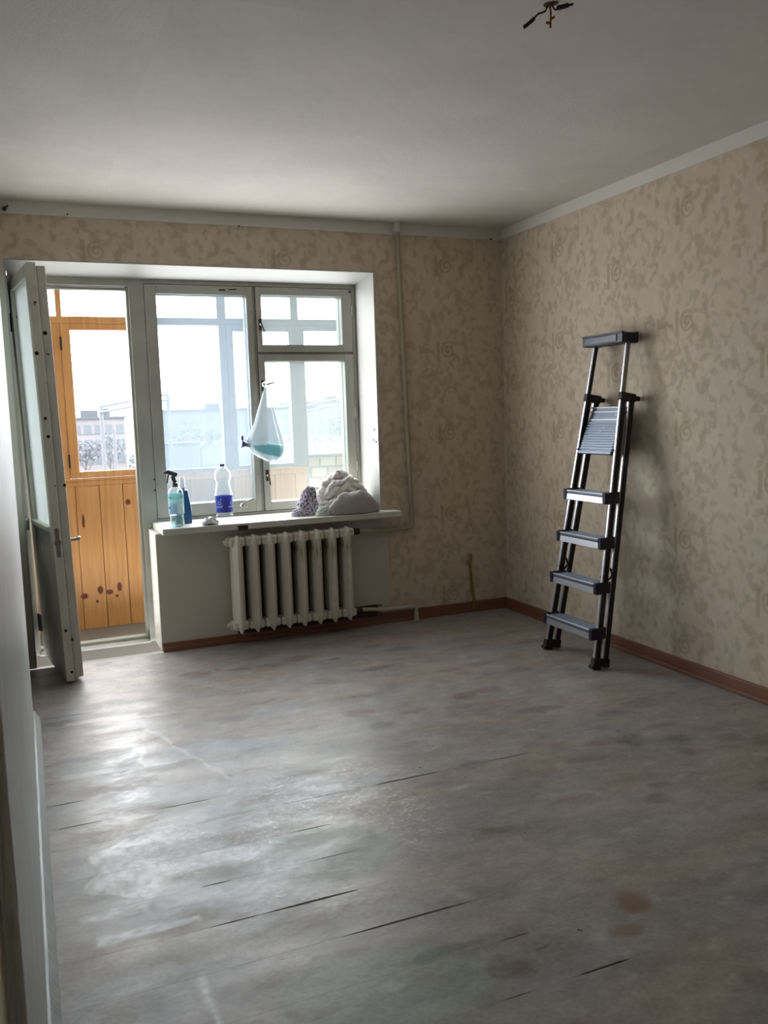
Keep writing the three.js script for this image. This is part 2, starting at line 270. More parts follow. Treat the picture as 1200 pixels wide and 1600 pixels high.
// ---- ceiling and walls
structure(mesh('ceiling', bx(-3.35, 2.5, -0.4, 0.25, 2.68, 5.9, 0), M.ceiling));
{
  const w = structure(group('wall_back'));
  mesh('wallpaper', [bx(-0.905, 0, -0.4, 0, 2.5, 0, 0), bx(-3.35, 2.2, -0.4, -0.905, 2.5, 0, 0)], M.paper, w);
  mesh('jamb', bx(-3.35, 0, -0.4, -2.99, 2.2, 0, 0), M.parapet, w);
  // the reveals, splayed on the right, and the painted wall under the window
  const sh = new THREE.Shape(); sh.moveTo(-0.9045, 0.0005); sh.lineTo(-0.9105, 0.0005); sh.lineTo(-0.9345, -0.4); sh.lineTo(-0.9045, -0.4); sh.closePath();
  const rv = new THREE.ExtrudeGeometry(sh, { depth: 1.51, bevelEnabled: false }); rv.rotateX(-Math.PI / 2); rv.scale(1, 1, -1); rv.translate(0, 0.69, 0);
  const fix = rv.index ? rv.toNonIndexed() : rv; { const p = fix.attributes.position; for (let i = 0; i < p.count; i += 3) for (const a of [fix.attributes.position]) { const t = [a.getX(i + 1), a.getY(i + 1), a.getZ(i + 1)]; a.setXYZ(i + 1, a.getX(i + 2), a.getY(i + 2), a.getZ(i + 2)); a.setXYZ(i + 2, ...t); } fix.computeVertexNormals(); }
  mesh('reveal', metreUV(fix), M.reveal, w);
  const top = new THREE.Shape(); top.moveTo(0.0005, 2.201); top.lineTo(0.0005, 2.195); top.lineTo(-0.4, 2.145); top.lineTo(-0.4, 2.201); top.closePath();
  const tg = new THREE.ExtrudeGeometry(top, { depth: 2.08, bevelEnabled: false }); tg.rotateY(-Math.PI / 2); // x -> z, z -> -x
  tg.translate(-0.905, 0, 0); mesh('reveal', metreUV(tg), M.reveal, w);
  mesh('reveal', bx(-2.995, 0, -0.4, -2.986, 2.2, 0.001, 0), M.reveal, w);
  mesh('parapet', [bx(-2.31, 0, -0.4, -0.905, 0.69, 0, 0.004), bx(-0.91, 0, -0.005, -0.865, 0.69, 0.0012, 0)], M.parapet, w);
  for (const [y, z] of [[1.235, -0.05], [1.17, -0.065], [1.158, -0.03]]) mesh('screw_hole', cyl([-0.9135 + z * 0.06, y, z], [-0.9085 + z * 0.06, y, z], 0.0055, 0.0055, 10), M.nearBlack, w);
}
structure(mesh('wall_right', bx(0, -0.05, -0.4, 0.22, 2.55, 5.9, 0), M.paper));
{
  const w = structure(group('wall_left'));
  mesh('recess', bx(-3.3, 0, 0, -3.05, 2.5, 0.96, 0), M.parapet, w);
  mesh('painted_face', bx(-3.3, 0, 0.95, -3.0148, 2.5, 4.1, 0.006), M.leftWall, w, 'white painted end of the wall');
  mesh('bare_jamb', bx(-3.3, 0, 4.1, -3.033, 2.5, 5.8, 0), M.jamb, w, 'yellowed bare jamb with chipped brown patches');
}
structure(mesh('wall_front', bx(-3.3, -0.05, 5.74, 0.22, 2.55, 5.95, 0), M.paper));
// ---- skirtings and the whitewashed strips under the ceiling
structure(mesh('baseboard_right', [bx(-0.018, 0, 0.018, 0.002, 0.068, 5.7, 0.004), bx(-0.03, 0, 0.03, -0.016, 0.018, 5.7, 0.004)], M.base));
structure(mesh('baseboard_back', [bx(-0.93, 0, -0.002, 0, 0.068, 0.018, 0.004), bx(-0.93, 0, 0.016, -0.03, 0.018, 0.03, 0.004)], M.base));
structure(mesh('baseboard_parapet', [bx(-2.305, 0, -0.002, -0.928, 0.05, 0.014, 0.003), bx(-2.305, 0, 0.012, -0.928, 0.028, 0.026, 0.004)], M.base));
{
  const s = new THREE.Shape(); s.moveTo(-3.02, 0); s.lineTo(-2.987, 0); s.lineTo(-2.99, 0.02); s.lineTo(-3.008, 0.05); s.lineTo(-3.02, 0.055); s.closePath();
  const g = new THREE.ExtrudeGeometry(s, { depth: 3.17, bevelEnabled: false }); g.translate(0, 0, 0.93);
  structure(mesh('baseboard_left', metreUV(g), M.leftWall));
}
structure(mesh('trim_1', bx(-0.006, 2.434, 0, 0.002, 2.5, 5.7, 0.001), M.whitewash));
structure(mesh('trim_2', bx(-3.05, 2.43, -0.002, 0, 2.5, 0.006, 0.001), M.whitewash));

// ================================================================= window and balcony door
const FZ = -0.28, FB = -0.385;   // front and back of the fixed frame
// a sash: outer rectangle, inner rectangle
function ring(x0, y0, x1, y1, a0, b0, a1, b1, zf, zb, r = 0.003) {
  return [bx(x0, y0, zb, a0, y1, zf, r), bx(a1, y0, zb, x1, y1, zf, r), bx(a0, y0, zb, a1, b0, zf, r), bx(a0, b1, zb, a1, y1, zf, r)];
}
const pane = (x0, y0, x1, y1, z) => bx(x0 - 0.006, y0 - 0.006, z - 0.002, x1 + 0.006, y1 + 0.006, z + 0.002, 0);
function flatPane(x0, y0, x1, y1, z) { const g = new THREE.PlaneGeometry(x1 - x0 + 0.012, y1 - y0 + 0.012); g.translate((x0 + x1) / 2, (y0 + y1) / 2, z); return g; }
{
  const win = structure(group('window_1'));
  mesh('frame', [bx(-2.338, 0, FB, -2.252, 2.16, FZ, 0.003), bx(-0.952, 0.72, FB, -0.928, 2.16, FZ, 0.003), bx(-2.252, 2.135, FB, -0.952, 2.165, FZ, 0.003), bx(-2.252, 0.7, FB, -0.952, 0.745, FZ, 0.003), bx(-1.606, 0.745, FB, -1.586, 2.135, FZ - 0.012, 0.002), bx(-1.586, 1.722, FB, -0.952, 1.738, FZ - 0.012, 0.002)], M.enamel, win);
  const sash = (x0, y0, x1, y1, a0, b0, a1, b1, gl) => {
    const s = mesh('sash', [...ring(x0, y0, x1, y1, a0, b0, a1, b1, FZ + 0.006, -0.325), ...ring(x0 + 0.004, y0 + 0.004, x1 - 0.004, y1 - 0.004, a0 + 0.002, b0 + 0.002, a1 - 0.002, b1 - 0.002, -0.329, FB + 0.004)], M.enamel, win);
    mesh('glass_pane', flatPane(a0, b0, a1, b1, -0.303), gl, s); mesh('glass_pane', flatPane(a0, b0, a1, b1, -0.36), gl, s);
    return s;
  };
  const s1 = sash(-2.25, 0.748, -1.606, 2.132, -2.184, 0.822, -1.643, 2.081, M.glassDusty);
  const s2 = sash(-1.584, 1.738, -0.954, 2.132, -1.55, 1.782, -1.024, 2.087, M.glass);
  const s3 = sash(-1.584, 0.748, -0.954, 1.722, -1.543, 0.8, -1.014, 1.682, M.glass);
  // espagnolette handles: plate, spindle and lever
  const latch = (x, y, s, dir, len) => mesh('latch', [bx(x - 0.008, y - 0.035, FZ + 0.004, x + 0.008, y + 0.035, FZ + 0.01, 0.002), cyl([x, y, FZ + 0.008], [x, y, FZ + 0.04], 0.006, 0.006, 10), bar([x, y, FZ + 0.038], [x + dir[0] * len, y + dir[1] * len, FZ + 0.04], 0.008, 0.01, V3(0, 0, 1), 0.003)], M.darkMetal, s, 'dark metal latch');
  latch(-1.566, 1.53, s3, [0.96, 0.27], 0.07);
  latch(-1.562, 1.905, s2, [0.3, -0.95], 0.05);
  latch(-1.562, 0.97, s3, [0.15, -0.98], 0.06);
  mesh('latch', [bar([-1.745, 0.795, FZ + 0.014], [-1.655, 0.83, FZ + 0.014], 0.008, 0.012, V3(0, 0, 1), 0.003), cyl([-1.735, 0.795, FZ], [-1.735, 0.795, FZ + 0.03], 0.012, 0.01, 12), cyl([-1.71, 0.805, FZ + 0.01], [-1.71, 0.78, FZ + 0.025], 0.006, 0.005, 8)], M.steel, s1, 'loose metal stay lying along the bottom rail');
  mesh('latch', [bar([-1.81, 2.108, FZ + 0.008], [-1.77, 2.11, FZ + 0.008], 0.004, 0.008), bar([-1.75, 2.111, FZ + 0.008], [-1.70, 2.116, FZ + 0.008], 0.003, 0.005)], M.darkMetal, s1);
  for (const y of [1.0, 1.35, 2.0]) mesh('hinge', cyl([-0.953, y - 0.03, FZ + 0.008], [-0.953, y + 0.03, FZ + 0.008], 0.006, 0.006, 8), M.enamel, y > 1.8 ? s2 : s3);
  for (const y of [0.92, 0.985]) mesh('screw', cyl([-2.258, y, FZ], [-2.258, y, FZ + 0.004], 0.006, 0.005, 8), M.darkMetal, win);
  mesh('screw', cyl([-0.965, 2.115, FZ + 0.006], [-0.965, 2.115, FZ + 0.012], 0.008, 0.007, 8), M.darkMetal, win);
  mesh('window_sill', bx(-2.283, 0.69, -0.285, -0.815, 0.728, 0.115, 0.006), M.sill, win, 'wide white painted sill board with worn front edge');
  mesh('chip', bx(-1.855, 0.687, 0.098, -1.795, 0.716, 0.1175, 0.003), M.darkMetal, win, 'bare dark patch on the front edge of the sill');
}
{
  const d = structure(group('door_1'));
  mesh('frame', [bx(-2.992, 0, FB, -2.958, 2.16, FZ, 0.003), bx(-2.968, 2.118, FB, -2.338, 2.165, FZ, 0.003), bx(-2.968, 2.1, FB, -2.338, 2.112, FZ - 0.05, 0.002), bx(-2.352, 0.02, FB, -2.338, 2.118, FZ - 0.03, 0.002)], M.enamel, d);
  mesh('threshold', [bx(-2.968, 0, FB, -2.338, 0.012, FZ + 0.03, 0.003), bx(-2.968, 0.01, FB, -2.338, 0.03, FZ - 0.04, 0.004)], M.enamel, d);
  // the leaf is a pair of joined sashes swung into the room on the left
  const leaf = group('leaf', d, [-2.943, 0, -0.262]); leaf.rotation.y = -Math.PI / 2 + 0.138; leaf.quaternion.premultiply(new THREE.Quaternion().setFromAxisAngle(V3(0, 0, 1), 0.02)); // the old leaf hangs a little out of plumb
  // local x runs from the hinge to the free edge, local -z is the face towards the left wall
  const L = 0.672, T = 2.118, b = 0.012;
  mesh('stile_frame', [...ring(0, b, L, T, 0.085, 0.79, L - 0.06, T - 0.06, 0.0, -0.043, 0.004), bx(0.083, b + 0.1, -0.012, L - 0.083, 0.72, -0.032, 0.002), bx(0.085, b, 0.0, L - 0.085, b + 0.11, -0.043, 0.003), bx(0.08, 0.7, 0.0, L - 0.08, 0.8, -0.043, 0.003), bx(0.08, 0.785, 0.012, L - 0.08, 0.81, -0.02, 0.005)], M.chipped, leaf, 'inner half of the paired leaf with chipped paint');
  mesh('stile_frame', [...ring(0.01, b + 0.006, L - 0.03, T - 0.012, 0.09, 0.79, L - 0.11, T - 0.085, -0.048, -0.092, 0.004), bx(0.09, b + 0.05, -0.055, L - 0.11, 0.8, -0.08, 0.002)], M.chipped, leaf, 'outer half of the paired leaf with chipped paint');
  mesh('glass_pane', flatPane(0.085, 0.79, L - 0.06, T - 0.06, -0.022), M.glassMilky, leaf); mesh('glass_pane', flatPane(0.09, 0.79, L - 0.11, T - 0.085, -0.07), M.glassClear, leaf);
  mesh('handle', [bx(L - 0.105, 0.64, -0.092, L - 0.08, 0.8, -0.097, 0.003), cyl([L - 0.062, 0.735, -0.09], [L - 0.062, 0.735, -0.135], 0.008, 0.008, 12), tube([[L - 0.062, 0.74, -0.13], [L - 0.075, 0.738, -0.142], [L - 0.13, 0.73, -0.14]], 0.009, 12, 10)], M.steel, leaf, 'worn metal lever handle');
  mesh('lock', [cyl([L - 0.001, 0.735, -0.022], [L + 0.006, 0.735, -0.022], 0.018, 0.017, 18), bx(L - 0.002, 0.66, -0.012, L + 0.002, 0.81, -0.032, 0.001)], M.steel, leaf);
  for (const y of [1.9, 0.2]) mesh('hinge', [cyl([-0.006, y - 0.05, 0.006], [-0.006, y + 0.05, 0.006], 0.009, 0.009, 10), bx(-0.004, y - 0.05, 0.004, 0.03, y + 0.05, 0.0, 0.001)], M.darkMetal, leaf, 'dark iron hinge');
  for (const [y, q, s] of [[1.68, 0.01, 0.011], [1.36, 0.02, 0.009], [1.27, 0.026, 0.01], [0.28, 0.02, 0.009], [0.06, 0.03, 0.008]]) mesh('paint_chip', cyl([L - 0.001, y, -q], [L + 0.0012, y, -q], s, s * 0.85, 7), M.nearBlack, leaf);
  for (const [y, q, s] of [[1.78, 0.062, 0.012], [1.02, 0.086, 0.009]]) mesh('paint_chip', cyl([L - 0.031, y, -q], [L - 0.0288, y, -q], s, s * 0.85, 7), M.nearBlack, leaf);
  mesh('bracket', bx(-2.998, 0.745, -0.27, -2.968, 0.805, -0.2, 0.004), M.enamel, d);
}

// ================================================================= the glazed balcony
const BZ = -1.25;
structure(mesh('floor_balcony', bx(-3.35, -0.3, -1.34, 0.4, -0.1, -0.4, 0), M.concrete));
structure(mesh('ceiling_balcony', bx(-3.35, 2.52, -1.36, 0.4, 2.7, -0.4, 0), M.concrete));
structure(mesh('wall_balcony_left', bx(-3.4, -0.3, -1.34, -3.2, 2.7, -0.4, 0), M.concrete));
structure(mesh('wall_balcony_right', bx(0.2, -0.3, -1.34, 0.42, 2.7, -0.4, 0), M.concrete));
{
  const wp = structure(group('wall_balcony'));
  const joints = []; for (let x = -2.975; x < -0.99; x += 0.1575) joints.push(x);
  joints.unshift(-3.2); joints.push(-0.99);
  for (let i = 0; i + 1 < joints.length; i++) if (joints[i + 1] - joints[i] > 0.03) mesh('board', bx(joints[i] + 0.001, -0.1, BZ - 0.03, joints[i + 1] - 0.001, 0.915, BZ - 0.004 + 0.001 * (i % 3), 0.004), joints[i] > -2.12 && joints[i] < -1.62 ? M.hazeBoard : M.pine, wp);  // boards behind the large sash get the haze tinted colour
  mesh('added_backing', bx(-3.2, -0.1, BZ - 0.06, -0.99, 0.93, BZ - 0.032, 0), M.nearBlack, wp);  // dark sheet added to stop outside light showing through the board joints
  mesh('cap_rail', [bx(-3.2, 0.905, BZ - 0.05, -0.99, 0.945, BZ + 0.008, 0.004), bx(-3.2, 0.94, BZ - 0.06, -0.985, 0.957, BZ + 0.024, 0.004)], M.pine, wp);
  reseed(31);
  for (let r = 0; r < 14; r++) for (let k = 0; k < 9; k++) { const x = -0.985 + k * 0.131 + (r % 2) * 0.06 - 0.03, y = 1.02 - r * 0.08; const x0 = Math.max(x, -0.988); if (x0 < 0.2) mesh('brick', bx(x0 + 0.005, y - 0.068, BZ - 0.07, Math.min(x + 0.124, 0.205), y, BZ + rr(-0.004, 0.003), 0.004), rnd() < 0.5 ? M.brick : M.brick2, wp); }
  mesh('mortar', bx(-0.99, -0.1, BZ - 0.065, 0.2, 1.015, BZ - 0.012, 0), M.concrete, wp);
}
{
  const w = structure(group('window_2')), z0 = BZ - 0.05, z1 = BZ + 0.02;
  mesh('frame', [bx(-3.2, 0.957, z0, -3.15, 2.5, z1), bx(-2.732, 0.957, z0, -2.684, 2.045, z1), bx(-3.2, 2.002, z0, -2.15, 2.05, z1 + 0.008), bx(-3.2, 2.44, z0, -2.15, 2.52, z1), bx(-2.702, 2.05, z0, -2.666, 2.44, z1)], M.pine, w, 'varnished pine part of the glazing');
  mesh('frame', [bx(-2.15, 0.957, z0, -2.09, 2.52, z1), bx(-2.15, 2.002, z0, 0.2, 2.05, z1 + 0.008), bx(-2.15, 2.44, z0, 0.2, 2.52, z1), bx(-1.622, 2.05, z0, -1.558, 2.44, z1), bx(-1.075, 2.05, z0, -1.017, 2.44, z1), bx(-1.615, 0.957, z0, -1.565, 2.002, z1), bx(-1.05, 0.957, z0, -0.978, 2.002, z1), bx(-2.09, 0.957, z0, -1.615, 0.985, z1), bx(-0.978, 1.02, z0, 0.2, 1.045, z1), bx(-0.35, 1.045, z0, -0.28, 2.44, z1), bx(-1.56, 1.962, z0, -1.05, 2.002, z1 - 0.004), bx(-0.978, 1.968, z0, 0.2, 2.002, z1 - 0.004)], M.hazeGrey, w, 'pine glazing with backlit haze put into its grey colour');
  const cas = (x0, y0, x1, y1, a, bt, m) => { const s = mesh('casement', ring(x0, y0, x1, y1, x0 + a, y0 + bt, x1 - a, y1 - 0.042, z1 + 0.012, BZ - 0.03, 0.004), m, w); mesh('glass_pane', flatPane(x0 + a, y0 + bt, x1 - a, y1 - 0.042, BZ - 0.01), M.glassClear, s); return s; };
  const c1 = cas(-2.684, 0.96, -2.15, 2.002, 0.062, 0.045, M.pine); cas(-1.565, 0.96, -1.05, 2.002, 0.05, 0.03, M.hazeGrey); cas(-3.15, 0.96, -2.732, 2.002, 0.06, 0.045, M.pine);
  for (const y of [1.87, 1.08]) mesh('hinge', [bx(-2.69, y - 0.045, z1 + 0.01, -2.678, y + 0.045, z1 + 0.02, 0.002)], M.darkMetal, c1, 'slim dark hinge');
  for (const [a, b, c, e] of [[-3.15, 2.05, -2.702, 2.44], [-2.666, 2.05, -1.622, 2.44], [-1.558, 2.05, -1.075, 2.44], [-1.017, 2.05, -0.35, 2.44], [-2.09, 0.985, -1.615, 2.002], [-0.978, 1.045, -0.35, 1.968], [-0.28, 1.045, 0.2, 1.968], [-0.28, 2.05, 0.2, 2.44]]) mesh('glass_pane', flatPane(a, b, c, e, BZ - 0.01), M.glassClear, w);
}
// ================================================================= the ladder against the right wall
{
  const lad = group('stepladder', scene, [-0.375, 0, 1.248]); lad.rotation.z = -Math.atan2(0.3, 1.71);
  tag(lad, 'folded aluminium stepladder with navy plastic fittings leaning against the right wall', 'ladder');
  // local x runs into the wall, y up the slope, z along the wall
  const zc = (v) => -0.0103 * v, hw = (v) => 0.219 - 0.0518 * v, Z = (s, v) => zc(v) + s * hw(v);
  for (const s of [-1, 1]) {
    const f = mesh('front_rail', [bar([0.004, 0.045, Z(s, 0.045)], [0.004, 1.4, Z(s, 1.4)], 0.016, 0.009, V3(0, 0, 1), 0.003)], M.alu, lad);
    mesh('rail_web', bar([0.021, 0.045, Z(s, 0.045)], [0.021, 1.4, Z(s, 1.4)], 0.0155, 0.032, V3(0, 0, 1), 0.003), M.aluShaded, f, 'inner side of the rail with shade put into its colour');
    const r = mesh('rear_rail', bar([0.057, 0.045, Z(s, 0.045)], [0.057, 1.4, Z(s, 1.4)], 0.016, 0.008, V3(0, 0, 1), 0.003), M.alu, lad);
    mesh('rail_web', bar([0.074, 0.045, Z(s, 0.045)], [0.074, 1.4, Z(s, 1.4)], 0.0155, 0.032, V3(0, 0, 1), 0.003), M.aluShaded, r, 'inner side of the rail with shade put into its colour');
    const foot = (x, y0) => mesh('foot', [bar([x, y0, Z(s, 0.01)], [x, 0.062, Z(s, 0.06)], 0.034, 0.048, V3(0, 0, 1), 0.006), bar([x - 0.004, y0 + 0.001, Z(s, 0.01)], [x - 0.004, y0 + 0.02, Z(s, 0.02)], 0.04, 0.056, V3(0, 0, 1), 0.006)], M.rubber, lad);
    foot(0.018, 0.005); foot(0.07, 0.018);
    mesh('top_cap', [bar([0.045, 1.385, Z(s, 1.385)], [0.045, 1.428, Z(s, 1.428)], 0.032, 0.094, V3(0, 0, 1), 0.004)], M.rubber, lad);
    mesh('bumper', bar([0.1, 1.395, Z(s, 1.395)], [0.1, 1.42, Z(s, 1.42)], 0.026, 0.045, V3(0, 0, 1), 0.005), M.rubber, lad);
    const hr = mesh('handle_rail', bar([0.004, 1.36, Z(s, 1.36)], [0.004, 1.69, Z(s, 1.64)], 0.014, 0.008, V3(0, 0, 1), 0.003), M.alu, lad); mesh('rail_web', bar([0.017, 1.36, Z(s, 1.36)], [0.017, 1.69, Z(s, 1.64)], 0.0135, 0.02, V3(0, 0, 1), 0.003), s < 0 ? M.aluShaded : M.steel, hr);  // left web carries the painted shade, right one plain steel
  }
  for (const v of [0.205, 0.438, 0.668, 0.9]) {
    const st = group('step', lad, [0, v, zc(v)]); st.rotation.z = 0.2;
    const w = hw(v) - 0.012, parts = [bx(-0.034, -0.008, -w, 0.062, 0.0, w, 0.002), bx(-0.036, -0.012, -w, -0.024, 0.004, w, 0.004)];
    for (let k = 0; k < 6; k++) parts.push(bx(-0.018 + k * 0.013, -0.001, -w, -0.012 + k * 0.013, 0.0025, w, 0.0008));
    mesh('tread', parts, M.step, st); mesh('nose', [bx(-0.037, -0.002, -w, -0.03, 0.005, w, 0.002)], M.alu, st, 'bright front nosing'); mesh('apron', moved(bx(-0.002, -0.034, -w, 0.002, 0, w, 0.0015), { p: [-0.032, -0.014, 0], r: [0, 0, -0.14] }), M.alu, st); mesh('plastic_strip', bx(-0.034, -0.02, -w, -0.027, -0.003, w, 0.002), M.navy, st, 'navy plastic strip under the nosing');
    for (const s of [-1, 1]) mesh('step_clip', [bx(-0.041, -0.05, s * (w + 0.012) - 0.014, 0.05, 0.01, s * (w + 0.012) + 0.014, 0.005)], M.navy, st);
  }
  // folded platform between the rails
  const pl = group('platform', lad, [0.006, 1.105, zc(1.1)]); pl.rotation.z = -0.19;
  const pw = 0.142, pp = [bx(-0.006, 0, -pw, 0.006, 0.258, pw, 0.004), bx(-0.016, -0.006, -pw, 0.004, 0.012, pw, 0.004)];
  for (let k = 0; k < 11; k++) pp.push(bx(-0.0135, 0.02 + k * 0.0142, -pw + 0.006, -0.005, 0.0272 + k * 0.0142, pw - 0.006, 0.0015));
  mesh('ribbed_plate', pp, M.step, pl);
  mesh('rim', [bx(-0.012, 0.182, -pw, -0.005, 0.19, pw, 0.002), bx(-0.012, 0.226, -pw, -0.005, 0.233, pw, 0.002), bx(-0.012, 0.25, -pw, -0.005, 0.258, pw, 0.002)], M.alu, pl);
  for (const [y, z] of [[0.14, 0.02], [0.12, 0], [0.21, 0.09]]) mesh('rivet', cyl([-0.0135, y, z], [-0.006, y, z], 0.005, 0.005, 8), M.alu, pl);
  for (const s of [-1, 1]) mesh('pivot', cyl([0.0, 0.02, s * pw - s * 0.006], [0.0, 0.02, s * (pw + 0.02)], 0.012, 0.012, 12), M.rubber, pl);
  // tool tray that doubles as the top handle
  const tr = group('top_tray', lad, [0, 1.708, zc(1.7)]); tr.rotation.z = 0.14;
  mesh('tray_body', [bx(-0.05, -0.028, -0.165, 0.046, -0.02, 0.165, 0.003), bx(-0.05, -0.028, -0.165, -0.044, 0.026, 0.165, 0.002), bx(0.04, -0.028, -0.165, 0.046, 0.026, 0.165, 0.002), bx(-0.054, 0.018, -0.168, 0.05, 0.026, -0.155, 0.003), bx(-0.056, 0.017, -0.17, -0.04, 0.027, 0.17, 0.003), bx(0.036, 0.017, -0.17, 0.05, 0.027, 0.17, 0.003)], M.navy, tr);
  mesh('front_inset', bx(-0.0535, -0.02, -0.145, -0.049, 0.014, 0.12, 0.002), M.navyLight, tr);
  for (const s of [-1, 1]) mesh('tray_end', bx(-0.053, -0.03, s * 0.148 - 0.022, 0.05, 0.024, s * 0.148 + 0.022, 0.006), M.navy, tr);
  for (const s of [-1, 1]) { mesh('catch', [cyl([0.012, 0.475, Z(s, 0.47) - 0.014], [0.012, 0.475, Z(s, 0.47) + 0.014], 0.012, 0.012, 12), tube([[0.03, 0.46, Z(s, 0.47) + 0.012], [0.05, 0.49, Z(s, 0.47) + 0.014], [0.036, 0.525, Z(s, 0.47) + 0.012]], 0.005, 10, 6)], M.rubber, lad); }
}

// ================================================================= the radiator and its pipes
const brownMap = pixels(256, 512, (u, v) => { const y = 0.05 + v * 0.65, k = 0.8 * sstep(-0.25, 0.3, fbm(u * 4, v * 7, 90, 4)) * Math.exp(-(((y - 0.535) / 0.04) ** 2) * (1 + 0.6 * noise(u * 6, v * 6, 92))) * (0.35 + 0.65 * Math.abs(Math.sin(u * 6.283))), n = fbm(u * 6, v * 12, 95, 3) * 18; return [208 + n - k * 90, 202 + n - k * 108, 189 + n - k * 122]; }, true, 1 / 0.1, 1 / 0.65);  // brown band across the upper part of the columns
brownMap.offset.set(0.5, -0.05 / 0.65);
{
  const rad = group('radiator', scene, [-1.868, 0, 0]);
  tag(rad, 'white painted cast iron radiator of eight sections under the window sill', 'radiator');
  const pitch = 0.0966, brownish = S({ map: brownMap, bumpMap: fineBump, bumpScale: 0.0012, roughness: 0.5 });
  const loft = (rings) => { // rings of equal length, closed at both ends
    const n = rings[0].length, pos = [], idx = []; rings.forEach((r) => r.forEach((p) => pos.push(...p)));
    for (let i = 0; i + 1 < rings.length; i++) for (let j = 0; j < n; j++) { const a = i * n + j, b = i * n + (j + 1) % n; idx.push(a, a + n, b, b, a + n, b + n); }
    for (let j = 1; j + 1 < n; j++) { idx.push(0, j, j + 1); const o = (rings.length - 1) * n; idx.push(o, o + j + 1, o + j); }
    const g = new THREE.BufferGeometry(); g.setAttribute('position', new THREE.Float32BufferAttribute(pos, 3)); g.setIndex(idx); const m = g.toNonIndexed(); m.computeVertexNormals(); return metreUV(m);
  };
  const front = loft([[0.083, 0.004, 0.15, 0.158], [0.105, 0.018, 0.135, 0.165], [0.14, 0.03, 0.128, 0.168], [0.2, 0.031, 0.126, 0.168], [0.54, 0.031, 0.126, 0.168], [0.6, 0.03, 0.128, 0.168], [0.635, 0.018, 0.135, 0.164], [0.658, 0.005, 0.14, 0.152]].map(([y, h, zs, zr]) => [[-h, y, 0.105], [h, y, 0.105], [h, y, zs], [h * 0.25, y, zr], [-h * 0.25, y, zr], [-h, y, zs]]));
  const back = loft([[0.12, 0.02], [0.16, 0.028], [0.58, 0.028], [0.62, 0.02]].map(([y, h]) => [[-h, y, 0.038], [h, y, 0.038], [h, y, 0.072], [h * 0.5, y, 0.084], [-h * 0.5, y, 0.084], [-h, y, 0.072]]));
  const webs = []; for (let k = 0; k < 9; k++) webs.push(bx(-0.014, 0.16 + k * 0.05, 0.08, 0.014, 0.188 + k * 0.05, 0.11, 0.004));
  const heads = [bx(-pitch / 2 + 0.0006, 0.592, 0.05, pitch / 2 - 0.0006, 0.648, 0.142, 0.014), bx(-pitch / 2 + 0.0006, 0.1, 0.05, pitch / 2 - 0.0006, 0.152, 0.142, 0.014)];
  const sec = merge([front, back, ...webs, ...heads]);
  for (let i = 0; i < 8; i++) { const m = mesh('section', sec, i > 3 ? brownish : M.iron, rad, i > 3 ? 'section with brown patches near the top' : undefined); m.position.x = i * pitch; }
  for (const y of [0.62, 0.126]) { mesh('end_plug', [cyl([-pitch / 2 - 0.012, y, 0.096], [-pitch / 2, y, 0.096], 0.024, 0.026, 12), cyl([-pitch / 2 - 0.024, y, 0.096], [-pitch / 2 - 0.01, y, 0.096], 0.014, 0.014, 6)], M.iron, rad); mesh('pipe_nut', [cyl([7.5 * pitch, y, 0.096], [7.5 * pitch + 0.016, y, 0.096], 0.024, 0.022, 12), cyl([7.5 * pitch + 0.014, y, 0.096], [7.5 * pitch + 0.045, y, 0.096], 0.02, 0.02, 6)], M.darkMetal, rad, 'dark unpainted nut'); }
  for (const k of [0.9, 6.4]) mesh('wall_bracket', bx(k * pitch, 0.58, 0.003, (k + 0.2) * pitch, 0.592, 0.09, 0.002), M.darkMetal, rad);
}
{
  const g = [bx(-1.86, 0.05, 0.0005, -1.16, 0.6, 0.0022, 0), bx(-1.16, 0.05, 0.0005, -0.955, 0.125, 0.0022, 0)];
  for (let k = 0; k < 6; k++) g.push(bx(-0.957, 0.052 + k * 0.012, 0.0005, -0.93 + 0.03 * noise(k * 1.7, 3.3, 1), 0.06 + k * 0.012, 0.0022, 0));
  structure(mesh('shaded_bare_patch', g, S({ color: '#4a3427', bumpMap: fineBump, bumpScale: 0.002, roughness: 0.9 })));  // bare plaster, coloured dark to stand in for shade behind the radiator
  const p1 = group('heating_pipe', scene, [-0.75, 0, 0]); p1.position.set(0, 0, 0);
  tag(p1, 'wall coloured heating pipe running down beside the window to the radiator top', 'pipe');
  mesh('riser', tube([[-0.752, 2.5, 0.022], [-0.728, 1.6, 0.024], [-0.706, 0.75, 0.024], [-0.704, 0.64, 0.024], [-0.714, 0.61, 0.024], [-0.75, 0.604, 0.024], [-0.9, 0.604, 0.03], [-1.02, 0.612, 0.07], [-1.075, 0.62, 0.096], [-1.103, 0.62, 0.096]], 0.0135, 120, 12), M.pipe, p1);
  mesh('sleeve', cyl([-0.752, 2.44, 0.022], [-0.752, 2.4995, 0.022], 0.02, 0.02, 14), M.whitewash, p1, 'whitewashed sleeve under the ceiling');
  mesh('coupling', [cyl([-0.935, 0.605, 0.035], [-0.905, 0.604, 0.031], 0.018, 0.018, 10)], M.pipe, p1);
  const p2 = group('heating_pipe', scene, [0, 0, 0]);
  tag(p2, 'pale heating return pipe leaving the radiator bottom and dropping into the floor', 'pipe');
  mesh('return', tube([[-1.103, 0.126, 0.096], [-1.06, 0.122, 0.09], [-1.0, 0.108, 0.05], [-0.92, 0.096, 0.04], [-0.73, 0.094, 0.04], [-0.705, 0.088, 0.04], [-0.7, 0.06, 0.04], [-0.7, 0.0005, 0.04]], 0.012, 70, 10), M.pipeWhite, p2);
  mesh('coupling', [cyl([-0.7, 0.0, 0.04], [-0.7, 0.05, 0.04], 0.016, 0.016, 10)], M.pipeWhite, p2);
}

